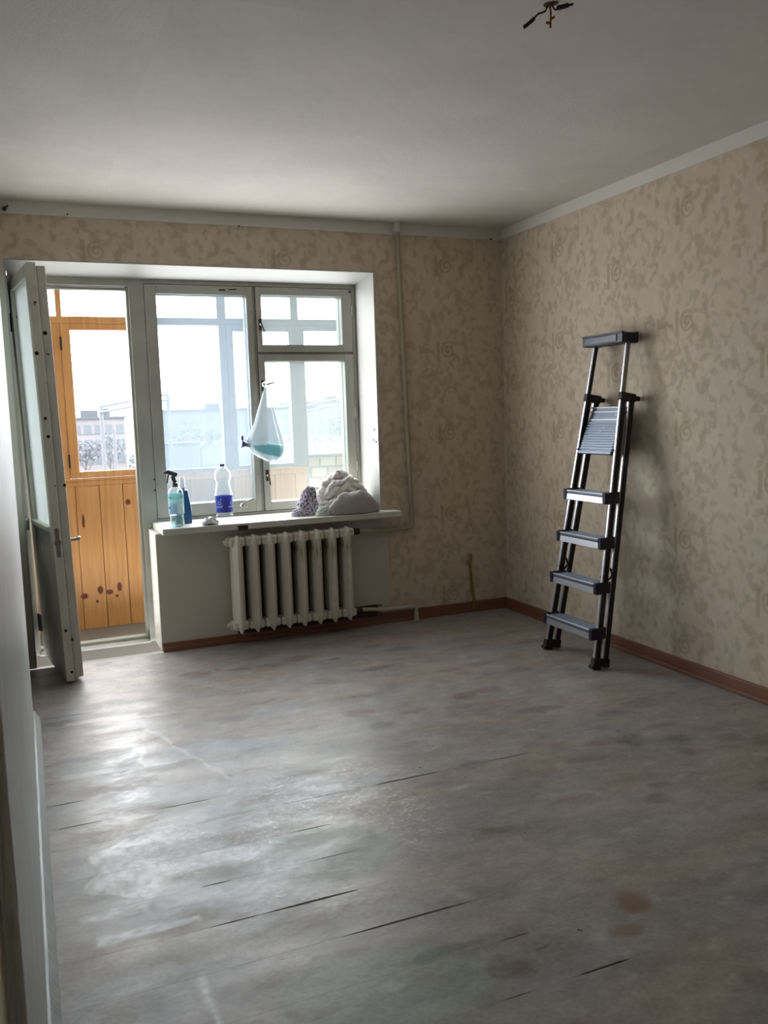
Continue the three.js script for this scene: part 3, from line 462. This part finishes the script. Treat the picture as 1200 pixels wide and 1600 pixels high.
// ================================================================= wires, hooks
{
  const w = group('wire_bundle'); tag(w, 'olive yellow electric wires sticking up the back wall from behind the skirting', 'wire');
  for (const [a, b, c, d] of [[-0.275, -0.279, -0.284, -0.272], [-0.264, -0.266, -0.274, -0.282], [-0.27, -0.272, -0.28, -0.302]]) mesh('wire', tube([[a, 0.02, 0.024], [a, 0.085, 0.024], [b, 0.16, 0.012], [c, 0.27, 0.008], [d, d < -0.29 ? 0.34 : 0.39, 0.01]], 0.0042, 30, 6), M.wireYellow, w);
  const k = group('ceiling_wire', scene, [-1.468, 2.5, 2.765]); k.scale.set(0.72, 0.95, 0.72); tag(k, 'bare lamp wires with black taped ends hanging from a hole in the ceiling', 'wire');
  mesh('ceiling_hole', [cyl([0, -0.002, 0], [0, 0.004, 0], 0.022, 0.022, 9), cyl([0.012, -0.0015, 0.016], [0.012, 0.004, 0.016], 0.02, 0.02, 8)], S({ color: '#5a4432', roughness: 1 }), k, 'brown broken hole in the plaster');
  mesh('wire', [tube([[-0.004, 0, 0], [-0.012, -0.018, -0.008], [-0.032, -0.022, -0.03], [-0.04, -0.03, -0.045]], 0.003, 16, 6), tube([[-0.04, -0.03, -0.045], [-0.05, -0.038, -0.065], [-0.062, -0.045, -0.09]], 0.0065, 10, 8)], M.tape, k, 'wire with a black taped end');
  mesh('wire', [tube([[0.008, 0, 0.006], [0.018, -0.018, 0.016], [0.024, -0.018, 0.032]], 0.003, 12, 6), tube([[0.022, -0.017, 0.03], [0.03, -0.02, 0.05], [0.04, -0.022, 0.075]], 0.0075, 10, 8), tube([[0.038, -0.022, 0.07], [0.05, -0.024, 0.095]], 0.004, 6, 6)], M.tape, k, 'wire with a black taped end');
  mesh('wire', [tube([[0, 0, 0.004], [0.006, -0.025, 0.004], [0.016, -0.045, -0.012], [0.02, -0.06, -0.02]], 0.004, 16, 6), tube([[0.012, -0.04, -0.01], [0.028, -0.032, 0.0]], 0.004, 6, 6), tube([[0.016, -0.048, -0.014], [0.0, -0.046, -0.022]], 0.0045, 6, 6)], M.copper, k, 'stripped wire with twisted copper strands');
  for (const [x, y, t, l] of [[-2.975, 2.452, 0.016, 'dark bent nail high on the back wall above the balcony door'], [-0.088, 2.432, 0.008, 'small dark nail at the top of the back wall near the right corner'], [-2.665, 2.44, 0.006, 'tiny nail at the edge of the wallpaper above the balcony door'], [-1.74, 2.428, 0.006, 'tiny nail in the wallpaper edge above the large window sash']]) {
    const n = group('nail', scene, [x, y, 0]); tag(n, l, 'nail', 'nails along the top of the back wall'); delete n.userData.group;
    mesh('shank', cyl([0, 0, -0.004], [t * 0.3, -t * 0.2, 0.012 + t * 0.6], t * 0.3, t * 0.3, 8), M.tape, n); mesh('head', [cyl([t * 0.3, -t * 0.2, 0.011 + t * 0.6], [t * 0.34, -t * 0.22, 0.014 + t * 0.6], t * 0.7, t * 0.6, 10), cyl([0, 0, 0.006], [t * 1.6, t * 1.0, 0.01], t * 0.4, t * 0.25, 6)], M.tape, n);
  }
}

// ================================================================= things on the sill
const SY = 0.7285;
const pet = P({ color: '#f4f8f9', transmission: 0.985, roughness: 0.09, thickness: 0, ior: 1.45 });
// lumpy cloth: half a displaced ball standing on y = 0
function lump(rx, ry, rz, fold, seg = 72, flat = 0.02) {
  const g = new THREE.SphereGeometry(1, seg, Math.round(seg * 0.6)), p = g.attributes.position;
  for (let i = 0; i < p.count; i++) { const n = V3(p.getX(i), p.getY(i), p.getZ(i)), d = 1 + fold(n.x, n.y, n.z); let y = n.y * ry * d; y = y < -flat * ry ? -flat * ry + (y + flat * ry) * 0.03 : y; p.setXYZ(i, n.x * rx * d, y, n.z * rz * d); }
  g.computeVertexNormals(); g.translate(0, flat * ry + 0.03 * ry, 0); return g;
}
{
  const b = group('spray_bottle', scene, [-2.186, SY, 0.03]); tag(b, 'clear spray bottle with teal label and dark trigger at left end of window sill', 'spray bottle');
  mesh('bottle', lathe([[0, 0.001], [0.034, 0], [0.04, 0.006], [0.041, 0.03], [0.038, 0.055], [0.042, 0.075], [0.043, 0.13], [0.043, 0.19], [0.036, 0.212], [0.018, 0.228], [0.014, 0.236]], 32), pet, b);
  const lc = canvas(256, 128), c = lc.getContext('2d'); c.fillStyle = '#dcebec'; c.fillRect(0, 0, 256, 128); c.fillStyle = '#8cc6c8'; c.fillRect(0, 0, 256, 34); c.fillStyle = '#bcdcde'; c.fillRect(0, 34, 256, 30); c.fillStyle = '#a3c6dc'; c.fillRect(150, 60, 106, 68);
  c.fillStyle = '#2c3c48'; for (const [x, y, r] of [[176, 84, 6], [206, 88, 8], [186, 96, 4]]) { c.beginPath(); c.arc(x, y, r, 0, 7); c.fill(); }
  c.fillStyle = '#2f7f86'; for (let i = 0; i < 9; i++) c.fillRect(20 + i * 24, 12 + (i % 3) * 3, 14, 8);
  mesh('label', new THREE.CylinderGeometry(0.0436, 0.0436, 0.115, 32, 1, true).translate(0, 0.132, 0), P({ map: texOf(lc), transmission: 0.35, thickness: 0, roughness: 0.9, side: THREE.DoubleSide }), b);
  mesh('liquid', lathe([[0, 0.003], [0.032, 0.003], [0.0385, 0.008], [0.039, 0.03], [0.0365, 0.055], [0.0375, 0.066], [0, 0.066]], 24), P({ color: '#d3e6e6', transmission: 0.85, roughness: 0.2, thickness: 0, ior: 1.33 }), b);
  const h = mesh('spray_head', [cyl([0, 0.228, 0], [0, 0.25, 0], 0.018, 0.017, 18), bar([0, 0.25, 0], [-0.012, 0.292, 0], 0.022, 0.024, V3(0, 0, 1), 0.005), bar([0.016, 0.294, 0], [-0.046, 0.318, 0], 0.024, 0.026, V3(0, 0, 1), 0.008), bar([-0.046, 0.312, 0], [-0.062, 0.31, 0], 0.016, 0.018, V3(0, 0, 1), 0.003)], S({ color: '#47545a', roughness: 0.4 }), b, 'dark grey spray head');
  mesh('trigger', bar([-0.034, 0.3, 0], [-0.046, 0.25, 0], 0.012, 0.01, V3(0, 0, 1), 0.004), S({ color: '#39454b', roughness: 0.4 }), h);
}
{
  const b = group('cleaner_bottle', scene, [-2.128, SY, -0.1]); tag(b, 'flat dark blue cleaner bottle with grey cap standing behind the clear spray bottle', 'bottle');
  const s = new THREE.Shape(); s.moveTo(-0.04, 0); s.lineTo(0.042, 0); s.quadraticCurveTo(0.046, 0.07, 0.034, 0.13); s.lineTo(0.026, 0.185); s.lineTo(-0.016, 0.19); s.quadraticCurveTo(-0.04, 0.1, -0.04, 0); 
  const g = new THREE.ExtrudeGeometry(s, { depth: 0.03, bevelEnabled: true, bevelSize: 0.006, bevelThickness: 0.01, bevelSegments: 3 }); g.translate(0, 0.006, -0.015);
  mesh('bottle', g, P({ color: '#1f5480', roughness: 0.3, clearcoat: 0.4 }), b);
  mesh('neck', cyl([0.006, 0.19, 0], [0.004, 0.212, 0], 0.016, 0.015, 16), S({ color: '#8b93a0', roughness: 0.4 }), b, 'grey collar');
  mesh('cap', [lathe([[0.015, 0.21], [0.017, 0.222], [0.016, 0.25], [0.012, 0.272], [0, 0.276]], 18).translate(0.003, 0, 0)], P({ color: '#dfe2e8', transmission: 0.55, roughness: 0.3, thickness: 0 }), b, 'milky cap');
}
{
  const b = group('water_bottle', scene, [-1.898, SY, -0.03]); tag(b, 'large clear plastic water bottle with royal blue label on the window sill', 'bottle');
  mesh('bottle', lathe([[0, 0.006], [0.03, 0.0], [0.042, 0.004], [0.048, 0.016], [0.047, 0.05], [0.05, 0.056], [0.05, 0.158], [0.0485, 0.166], [0.046, 0.185], [0.038, 0.222], [0.036, 0.232], [0.042, 0.244], [0.0475, 0.262], [0.047, 0.28], [0.04, 0.3], [0.026, 0.316], [0.014, 0.322], [0.013, 0.332]], 36), pet, b);
  mesh('ring', [new THREE.TorusGeometry(0.0497, 0.0015, 6, 36).rotateX(Math.PI / 2).translate(0, 0.16, 0), new THREE.TorusGeometry(0.047, 0.0015, 6, 36).rotateX(Math.PI / 2).translate(0, 0.04, 0)], pet, b);
  const lc = canvas(1024, 256), c = lc.getContext('2d'); c.fillStyle = '#27368f'; c.fillRect(0, 0, 1024, 256);
  const gr = c.createLinearGradient(0, 0, 1024, 0); for (let k = 0; k <= 4; k++) { gr.addColorStop(k / 4, k % 2 ? '#2c4fae' : '#353483'); } c.fillStyle = gr; c.fillRect(0, 10, 1024, 236);
  for (const ox of [0, 256, 512, 768]) { // emblem and two lines of small pale print
    c.strokeStyle = '#a9b3ea'; c.fillStyle = '#b9c0f0'; c.lineWidth = 9; c.lineJoin = 'round';
    c.beginPath(); c.moveTo(ox + 84, 128); c.lineTo(ox + 122, 84); c.lineTo(ox + 140, 104); c.lineTo(ox + 176, 98); c.stroke();
    c.beginPath(); c.moveTo(ox + 156, 74); c.quadraticCurveTo(ox + 178, 62, ox + 176, 40); c.quadraticCurveTo(ox + 164, 52, ox + 150, 60); c.fill();
    for (let i = 0; i < 5; i++) { c.fillRect(ox + 98 + i * 18, 118, 6, 26); c.fillRect(ox + 98 + i * 18, 118 + (i % 3) * 9, 13, 6); }
    for (let i = 0; i < 7; i++) { const x = ox + 50 + i * 22, y = 160 - i * 1.5; c.fillRect(x, y, 7, 28); c.fillRect(x, y + [0, 20, 10, 0, 20, 10, 0][i], 17, 7); if (i % 2) c.fillRect(x + 11, y, 6, 28); }
  }
  mesh('label', new THREE.CylinderGeometry(0.0507, 0.0507, 0.098, 36, 1, true).translate(0, 0.107, 0), P({ map: texOf(lc), transmission: 0.3, thickness: 0, roughness: 0.9, side: THREE.DoubleSide }), b);
  mesh('cap', cyl([0, 0.326, 0], [0, 0.342, 0], 0.0155, 0.015, 18), S({ color: '#5e6680', roughness: 0.4 }), b, 'grey blue screw cap');
}
{
  const g = lump(0.05, 0.046, 0.036, (x, y, z) => 0.16 * Math.abs(noise(x * 3, y * 4, z * 3)) - 0.1 + 0.22 * noise(x * 2 + 4, y * 3, z * 2), 40);
  const mp = pixels(128, 128, (u, v) => { const k = sstep(0.0, 0.16, fbm(u * 5, v * 5, 120, 3)); return [224 - k * 120, 228 - k * 118, 234 - k * 112]; });
  const w = mesh('crumpled_wrapper', g, S({ map: mp, roughness: 0.35 })); w.position.set(-2.005, SY, 0.07); tag(w, 'small crumpled white and dark wrapper on the sill beside the blue label bottle', 'wrapper');
}
{
  // a heap with ruffled bands of knitted cloth lying over it
  const RX = 0.19, RY = 0.245, RZ = 0.105, heap = [norm(lump(RX * 0.88, RY * 0.9, RZ * 0.84, (x, y, z) => 0.1 * noise(x * 2, y * 2.4, z * 2 + 5) + 0.05 * noise(x * 7, y * 7, z * 7), 80))];
  reseed(91);
  for (let j = 0; j < 13; j++) {
    const e0 = 0.06 + j * 0.115, pts = [], a0 = -1.75 + rr(-0.2, 0.2), a1 = 1.75 + rr(-0.2, 0.2), ph = rr(0, 6);
    for (let i = 0; i <= 26; i++) { const t = i / 26, az = a0 + (a1 - a0) * t, e = Math.min(1.52, e0 + 0.14 * Math.sin(t * 9 + ph) + 0.05 * Math.sin(t * 23 + ph * 2)), R = 1 + 0.05 * Math.sin(t * 31 + ph) + 0.07 * noise(t * 4, j, 2); pts.push([RX * R * Math.cos(e) * Math.sin(az), Math.max(0.014, RY * R * Math.sin(e) * (1 - 0.12 * Math.sin(az) ** 2)), RZ * R * Math.cos(e) * Math.cos(az)]); }
    const g = tube(pts, 0.0145, 110, 10), p = g.attributes.position; for (let i = 0; i < p.count; i++) { const x = p.getX(i), y = p.getY(i), z = p.getZ(i), n = 0.005 * noise(x * 60, y * 60, z * 60) + 0.006 * noise(x * 25, y * 25, z * 25 + 4); p.setXYZ(i, x + n, Math.max(0.002, y + n), z + n); } g.computeVertexNormals(); heap.push(g);
  }
  const knit = pixels(256, 256, (u, v) => { const n = fbm(u * 40, v * 40, 131, 2) * 40 + 12 * Math.sin(u * 620) * Math.sin(v * 300); return [216 + n, 213 + n, 208 + n]; });
  const rag = mesh('cloth_bundle', heap, S({ map: knit, roughness: 0.95 }));
  rag.position.set(-1.135, SY, -0.135); tag(rag, 'large rumpled white ribbed cloth heaped at the right end of the sill', 'cloth');
  const bag = mesh('rag', lump(0.165, 0.13, 0.055, (x, y, z) => 0.1 * noise(x * 1.6, y * 2, z * 1.5 + 8) + 0.03 * Math.sin(x * 7 + y * 5) + 0.015 * Math.sin(x * 21 + y * 9), 90), S({ color: '#a8a6a2', roughness: 0.85 }));
  bag.position.set(-1.115, SY, 0.06); tag(bag, 'smooth grey rag tucked in front of the heaped ribbed white cloth', 'rag');
  const pat = mesh('rag', [lump(0.072, 0.05, 0.045, (x, y, z) => 0.2 * noise(x * 3, y * 3, z * 3), 40), moved(lump(0.066, 0.165, 0.05, (x, y, z) => 0.16 * noise(x * 2, y * 1.6, z * 2 + 3) + 0.04 * Math.sin(y * 14 + x * 3), 60), { p: [0.03, 0.0, -0.02], r: [0, 0, -0.2] })], S({ map: pixels(256, 256, (u, v) => { const a = sstep(0.02, 0.1, fbm(u * 34, v * 26, 140, 3)), n = fbm(u * 40, v * 40, 141, 2) * 24; return [196 + n - a * 142, 192 + n - a * 144, 204 + n - a * 122]; }), roughness: 0.9 }));
  pat.position.set(-1.42, SY, -0.02); tag(pat, 'dark and white patterned rag at the left of the cloth heap', 'rag');
  const frill = mesh('rag', lump(0.05, 0.05, 0.03, (x, y, z) => 0.3 * noise(x * 4, y * 4, z * 4), 56), S({ color: '#c9d2cc', roughness: 0.95 }));
  frill.position.set(-1.31, SY, 0.06); tag(frill, 'small pale frilly rag end hanging at the sill edge below the heap', 'rag');
}
{
  // bag of thin film tied on the window latch; the bottle lies across its bottom
  const rows = [[1.515, -1.574, -1.562, 0.006], [1.49, -1.584, -1.556, 0.012], [1.45, -1.598, -1.54, 0.02], [1.38, -1.622, -1.522, 0.03], [1.3, -1.65, -1.502, 0.042], [1.23, -1.685, -1.482, 0.054], [1.18, -1.706, -1.468, 0.062], [1.13, -1.678, -1.462, 0.066], [1.095, -1.63, -1.475, 0.06], [1.07, -1.585, -1.505, 0.04], [1.062, -1.56, -1.53, 0.01]];
  const N = 48, pos = [], uv = [], idx = [];
  rows.forEach(([y, x0, x1, d], i) => { for (let k = 0; k < N; k++) { const a = k / N * Math.PI * 2, f = 1 + (0.1 * Math.sin(a * 5 + i * 0.4) + 0.08 * Math.sin(a * 9 - i * 0.3)) * (i < 7 ? 1 : 0.4); pos.push((x0 + x1) / 2 + Math.cos(a) * (x1 - x0) / 2 * (1 + (f - 1) * 0.35), y + 0.004 * Math.sin(a * 3 + i), -0.2 + Math.sin(a) * d * f); uv.push(k / N, i / 10); } });
  for (let i = 0; i + 1 < rows.length; i++) for (let k = 0; k < N; k++) { const a = i * N + k, b = i * N + (k + 1) % N; idx.push(a, b, a + N, b, b + N, a + N); }
  const g = new THREE.BufferGeometry(); g.setAttribute('position', new THREE.Float32BufferAttribute(pos, 3)); g.setAttribute('uv', new THREE.Float32BufferAttribute(uv, 2)); g.setIndex(idx); g.computeVertexNormals();
  const bag = group('plastic_bag', scene, [0, 0, 0]); tag(bag, 'translucent white plastic bag hanging from the window latch with a bottle inside', 'bag');
  mesh('film', g, P({ color: '#b6bdc0', transmission: 0.9, roughness: 0.47, thickness: 0, side: THREE.DoubleSide }), bag);
  mesh('handles', [tube([[-1.568, 1.51, -0.2], [-1.552, 1.545, -0.235], [-1.54, 1.538, -0.245]], 0.005, 14, 6), tube([[-1.568, 1.51, -0.2], [-1.58, 1.54, -0.22], [-1.556, 1.552, -0.245]], 0.004, 14, 6)], P({ color: '#eceeee', transmission: 0.4, roughness: 0.7, thickness: 0 }), bag);
  const b = group('spray_bottle', scene, [-1.478, 1.118, -0.2]); b.rotation.z = Math.PI / 2 - 0.22; tag(b, 'blue nozzled bottle of turquoise liquid lying in the hanging plastic bag', 'spray bottle');
  const prof = [[0, 0], [0.036, 0.001], [0.042, 0.008], [0.044, 0.04], [0.043, 0.1], [0.038, 0.135], [0.024, 0.172], [0.014, 0.195], [0.012, 0.212]];
  mesh('bottle', lathe(prof, 30), pet, b);
  const lq = lathe([[0, 0.004], ...prof.slice(1, 8).map(([r, y]) => [r * 0.94, y + 0.003]), [0, 0.19]], 40); { // liquid settles level in the lying bottle
    const m = new THREE.Matrix4().makeRotationZ(b.rotation.z), inv = m.clone().invert(), p = lq.attributes.position, v = V3(); for (let i = 0; i < p.count; i++) { v.fromBufferAttribute(p, i).applyMatrix4(m); v.y = Math.min(v.y, 0.05); v.applyMatrix4(inv); p.setXYZ(i, v.x, v.y, v.z); } lq.computeVertexNormals(); }
  mesh('liquid', lq, P({ color: '#5fd6d8', transmission: 0.8, roughness: 0.25, thickness: 0, ior: 1.33, side: THREE.DoubleSide }), b, 'turquoise liquid');
  mesh('neck', cyl([0, 0.205, 0], [0, 0.24, 0], 0.014, 0.012, 14), S({ color: '#9a9c94', roughness: 0.5 }), b, 'grey neck');
  const h = mesh('nozzle', [cyl([0, 0.236, 0], [0, 0.268, 0], 0.012, 0.03, 16), bar([0.02, 0.262, 0], [0.052, 0.268, 0], 0.016, 0.014, V3(0, 0, 1), 0.004)], S({ color: '#26357f', roughness: 0.4 }), b, 'dark blue nozzle');
  mesh('trigger', bar([0.024, 0.205, 0], [0.03, 0.25, 0], 0.008, 0.006, V3(0, 0, 1), 0.002), S({ color: '#d7dce4', roughness: 0.4 }), h, 'pale trigger');
}

// ================================================================= outside, three floors down
const O = { ground: S({ color: '#7a797b', roughness: 1 }), wall: S({ color: '#4b4d54', roughness: 0.9 }), wall2: S({ color: '#524e50', roughness: 0.9 }), roof: S({ color: '#2b2e35', roughness: 0.9 }), win: S({ color: '#2c3138', roughness: 0.5 }), white: S({ color: '#515153', roughness: 0.9 }), shed: S({ color: '#3c424c', roughness: 0.9 }), pipe: S({ color: '#3c3d42', roughness: 0.7 }), bark: S({ color: '#36363a', roughness: 1 }), leaf: S({ color: '#45484f', roughness: 1, side: THREE.DoubleSide }) };
structure(mesh('ground', bx(-400, -9.4, -700, 400, -9, -3, 0), O.ground));
structure(mesh('facade', [bx(-30, -9, -0.42, -3.36, 5, -0.02, 0), bx(0.43, -9, -0.42, 30, 5, -0.02, 0), bx(-3.36, -9, -0.42, 0.43, -0.31, -0.05, 0), bx(-3.36, 2.71, -0.42, 0.43, 5, -0.05, 0)], S({ color: '#8f8a84', roughness: 0.95 })));
function block(x0, x1, z, roofY, depth, cols, rows, rowH, wallM, label) {
  const b = group('apartment_block', scene, [(x0 + x1) / 2, -9, z]); tag(b, label, 'building'); const w = (x1 - x0) / 2, h = roofY + 9;
  mesh('wall', bx(-w, 0, -depth, w, h, 0, 0), wallM, b); mesh('roof', [bx(-w - 0.4, h, -depth - 0.4, w + 0.4, h + 0.35, 0.5, 0), bx(-w * 0.3, h + 0.35, -depth * 0.6, -w * 0.3 + 3, h + 1.6, -depth * 0.3, 0), bx(w * 0.35, h + 0.35, -depth * 0.6, w * 0.35 + 1.6, h + 1.9, -depth * 0.4, 0)], O.roof, b);
  for (let r = 0; r < rows; r++) for (let c = 0; c < cols; c++) { const x = -w + (c + 0.5) * 2 * w / cols, y = h - 1.1 - r * rowH; mesh('window', [bx(x - 0.65, y - 1.5, -0.02, x + 0.65, y, 0.06, 0), bx(x - 0.8, y - 1.65, 0, x + 0.8, y - 1.5, 0.16, 0)], O.win, b); }
}
block(22.5, 60, -185, 3.4, 12, 13, 3, 2.9, O.wall, 'long pale block far beyond the balcony with a flat dark roof line');
block(3.6, 14.8, -160, 2.2, 12, 6, 3, 2.7, O.wall2, 'low pinkish block far off seen through the balcony door');
block(62, 92, -210, 5, 12, 10, 3, 2.9, O.wall, 'distant grey block behind the garages at far right');
{
  const proto = group('garage', scene, [0, -9, -150]);
  const s = new THREE.Shape(); s.moveTo(-1.25, 0); s.lineTo(1.25, 0); s.lineTo(1.25, 5.46); s.lineTo(0, 6.35); s.lineTo(-1.25, 5.46); s.closePath();
  mesh('wall', metreUV(new THREE.ExtrudeGeometry(s, { depth: 6, bevelEnabled: false })).translate(0, 0, -6), O.white, proto);
  const rs = new THREE.Shape(); rs.moveTo(-1.255, 5.47); rs.lineTo(0, 6.36); rs.lineTo(1.255, 5.47); rs.lineTo(1.255, 5.6); rs.lineTo(0, 6.49); rs.lineTo(-1.255, 5.6); rs.closePath();
  mesh('roof', metreUV(new THREE.ExtrudeGeometry(rs, { depth: 6.3, bevelEnabled: false })).translate(0, 0, -6.1), O.roof, proto);
  mesh('gate', bx(-0.9, 0, 0, 0.9, 2.6, 0.06, 0), O.shed, proto);
  const names = ['first', 'second', 'third', 'fourth', 'fifth', 'sixth', 'seventh', 'eighth', 'ninth', 'tenth', 'eleventh'];
  for (let i = 0; i < 11; i++) { let o = proto; if (i) { o = proto.clone(); o.name = numbered('garage'); scene.add(o); } o.position.x = 27.9 + i * 2.52; tag(o, names[i] + ' white gabled hut from the left in the row behind the balcony', 'hut', 'row of white gabled huts'); }
  const shed = group('shed', scene, [22.6, -9, -146]); tag(shed, 'long blue grey shed left of the white gabled huts outside', 'shed');
  mesh('wall', bx(-2.9, 0, -6, 3, 6.3, 0, 0), O.shed, shed); mesh('roof', bx(-3.1, 6.3, -6.2, 3.2, 6.6, 0.3, 0), O.roof, shed); for (let k = 0; k < 4; k++) mesh('door', bx(-2.4 + k * 1.35, 1.2, 0, -1.5 + k * 1.35, 4.4, 0.08, 0), O.win, shed);
  for (const [x0, x1, y0, y1, l] of [[2.45, 7.2, 2.5, 3.3, 'grey overhead pipe loop outside seen through the balcony door'], [17.7, 22.4, 2.15, 3.0, 'grey overhead pipe loop outside seen through the right window sash']]) {
    const p = group('pipe_loop', scene, [x0, -9, -60]); tag(p, l, 'pipework'); const w = x1 - x0;
    mesh('post', cyl([0, 0, 0], [0, y0 + 9, 0], 0.16, 0.14, 8), O.pipe, p); mesh('post', cyl([w, 0, 0], [w, y1 + 9, 0], 0.16, 0.14, 8), O.pipe, p); mesh('post', cyl([0.85, 0, -0.6], [0.85, y0 + 7.4, -0.6], 0.1, 0.1, 8), O.pipe, p);
    mesh('pipe', [cyl([-0.15, y0 + 9, 0], [w, y1 + 9, 0], 0.09, 0.09, 8), cyl([-0.15, y0 + 8.6, 0.3], [w, y1 + 8.6, 0.3], 0.09, 0.09, 8)], O.pipe, p); for (let k = 1; k < 6; k++) mesh('strut', cyl([w * k / 6, y0 + (y1 - y0) * k / 6 + 8.6, 0.3], [w * (k + 0.4) / 6, y0 + (y1 - y0) * k / 6 + 9, 0], 0.04, 0.04, 5), O.pipe, p);
  }
  const wall = group('boundary_wall', scene, [20, -9, -120]); tag(wall, 'low grey boundary wall running across below the huts', 'wall'); for (let k = 0; k < 16; k++) mesh('panel', bx(-22 + k * 3, 0, -0.1, -19.1 + k * 3, 2.2, 0.1, 0), O.white, wall); mesh('coping', bx(-22, 2.2, -0.16, 26, 2.4, 0.16, 0), O.roof, wall);
  reseed(77);
  for (const [x, z, h, r, l] of [[9.5, -135, 9.2, 2.6, 'bare grey tree right of the pinkish block seen through the door'], [6.2, -140, 8.0, 2.2, 'small bare tree before the pinkish block seen through the door'], [11.5, -110, 7.4, 2.0, 'short bare tree beside the pipe loop seen through the door'], [27, -165, 9.5, 3.4, 'wide rounded tree before the long pale block'], [33, -170, 8.8, 2.6, 'narrower rounded tree before the long pale block'], [57, -160, 11.2, 3.2, 'tall tree above the huts seen through the right sash']]) {
    const t = group('bare_tree', scene, [x, -9, z]); tag(t, l, 'tree'); mesh('trunk', [cyl([0, 0, 0], [0.1, h * 0.55, 0], 0.22, 0.12, 7), ...[0, 1, 2, 3, 4].map((k) => cyl([0.08, h * (0.3 + 0.05 * k), 0], [Math.cos(k * 2.4) * r * 0.7, h * (0.6 + 0.06 * k), Math.sin(k * 2.4) * r * 0.7], 0.09, 0.03, 5))], O.bark, t);
    const q = []; for (let i = 0; i < 420; i++) { const a = rnd() * 6.283, e = Math.acos(rr(-0.6, 1)), d = r * Math.cbrt(rnd()), pg = new THREE.PlaneGeometry(rr(0.12, 0.4), rr(0.2, 0.7)); moved(pg, { r: [rr(0, 6), rr(0, 6), rr(0, 6)], p: [Math.sin(e) * Math.cos(a) * d, h * 0.68 + Math.cos(e) * d * 1.05, Math.sin(e) * Math.sin(a) * d] }); q.push(pg); }
    const cr = mesh('twigs', q, O.leaf, t); cr.userData.kind = 'stuff';
  }
}

renderer.render(scene, camera);
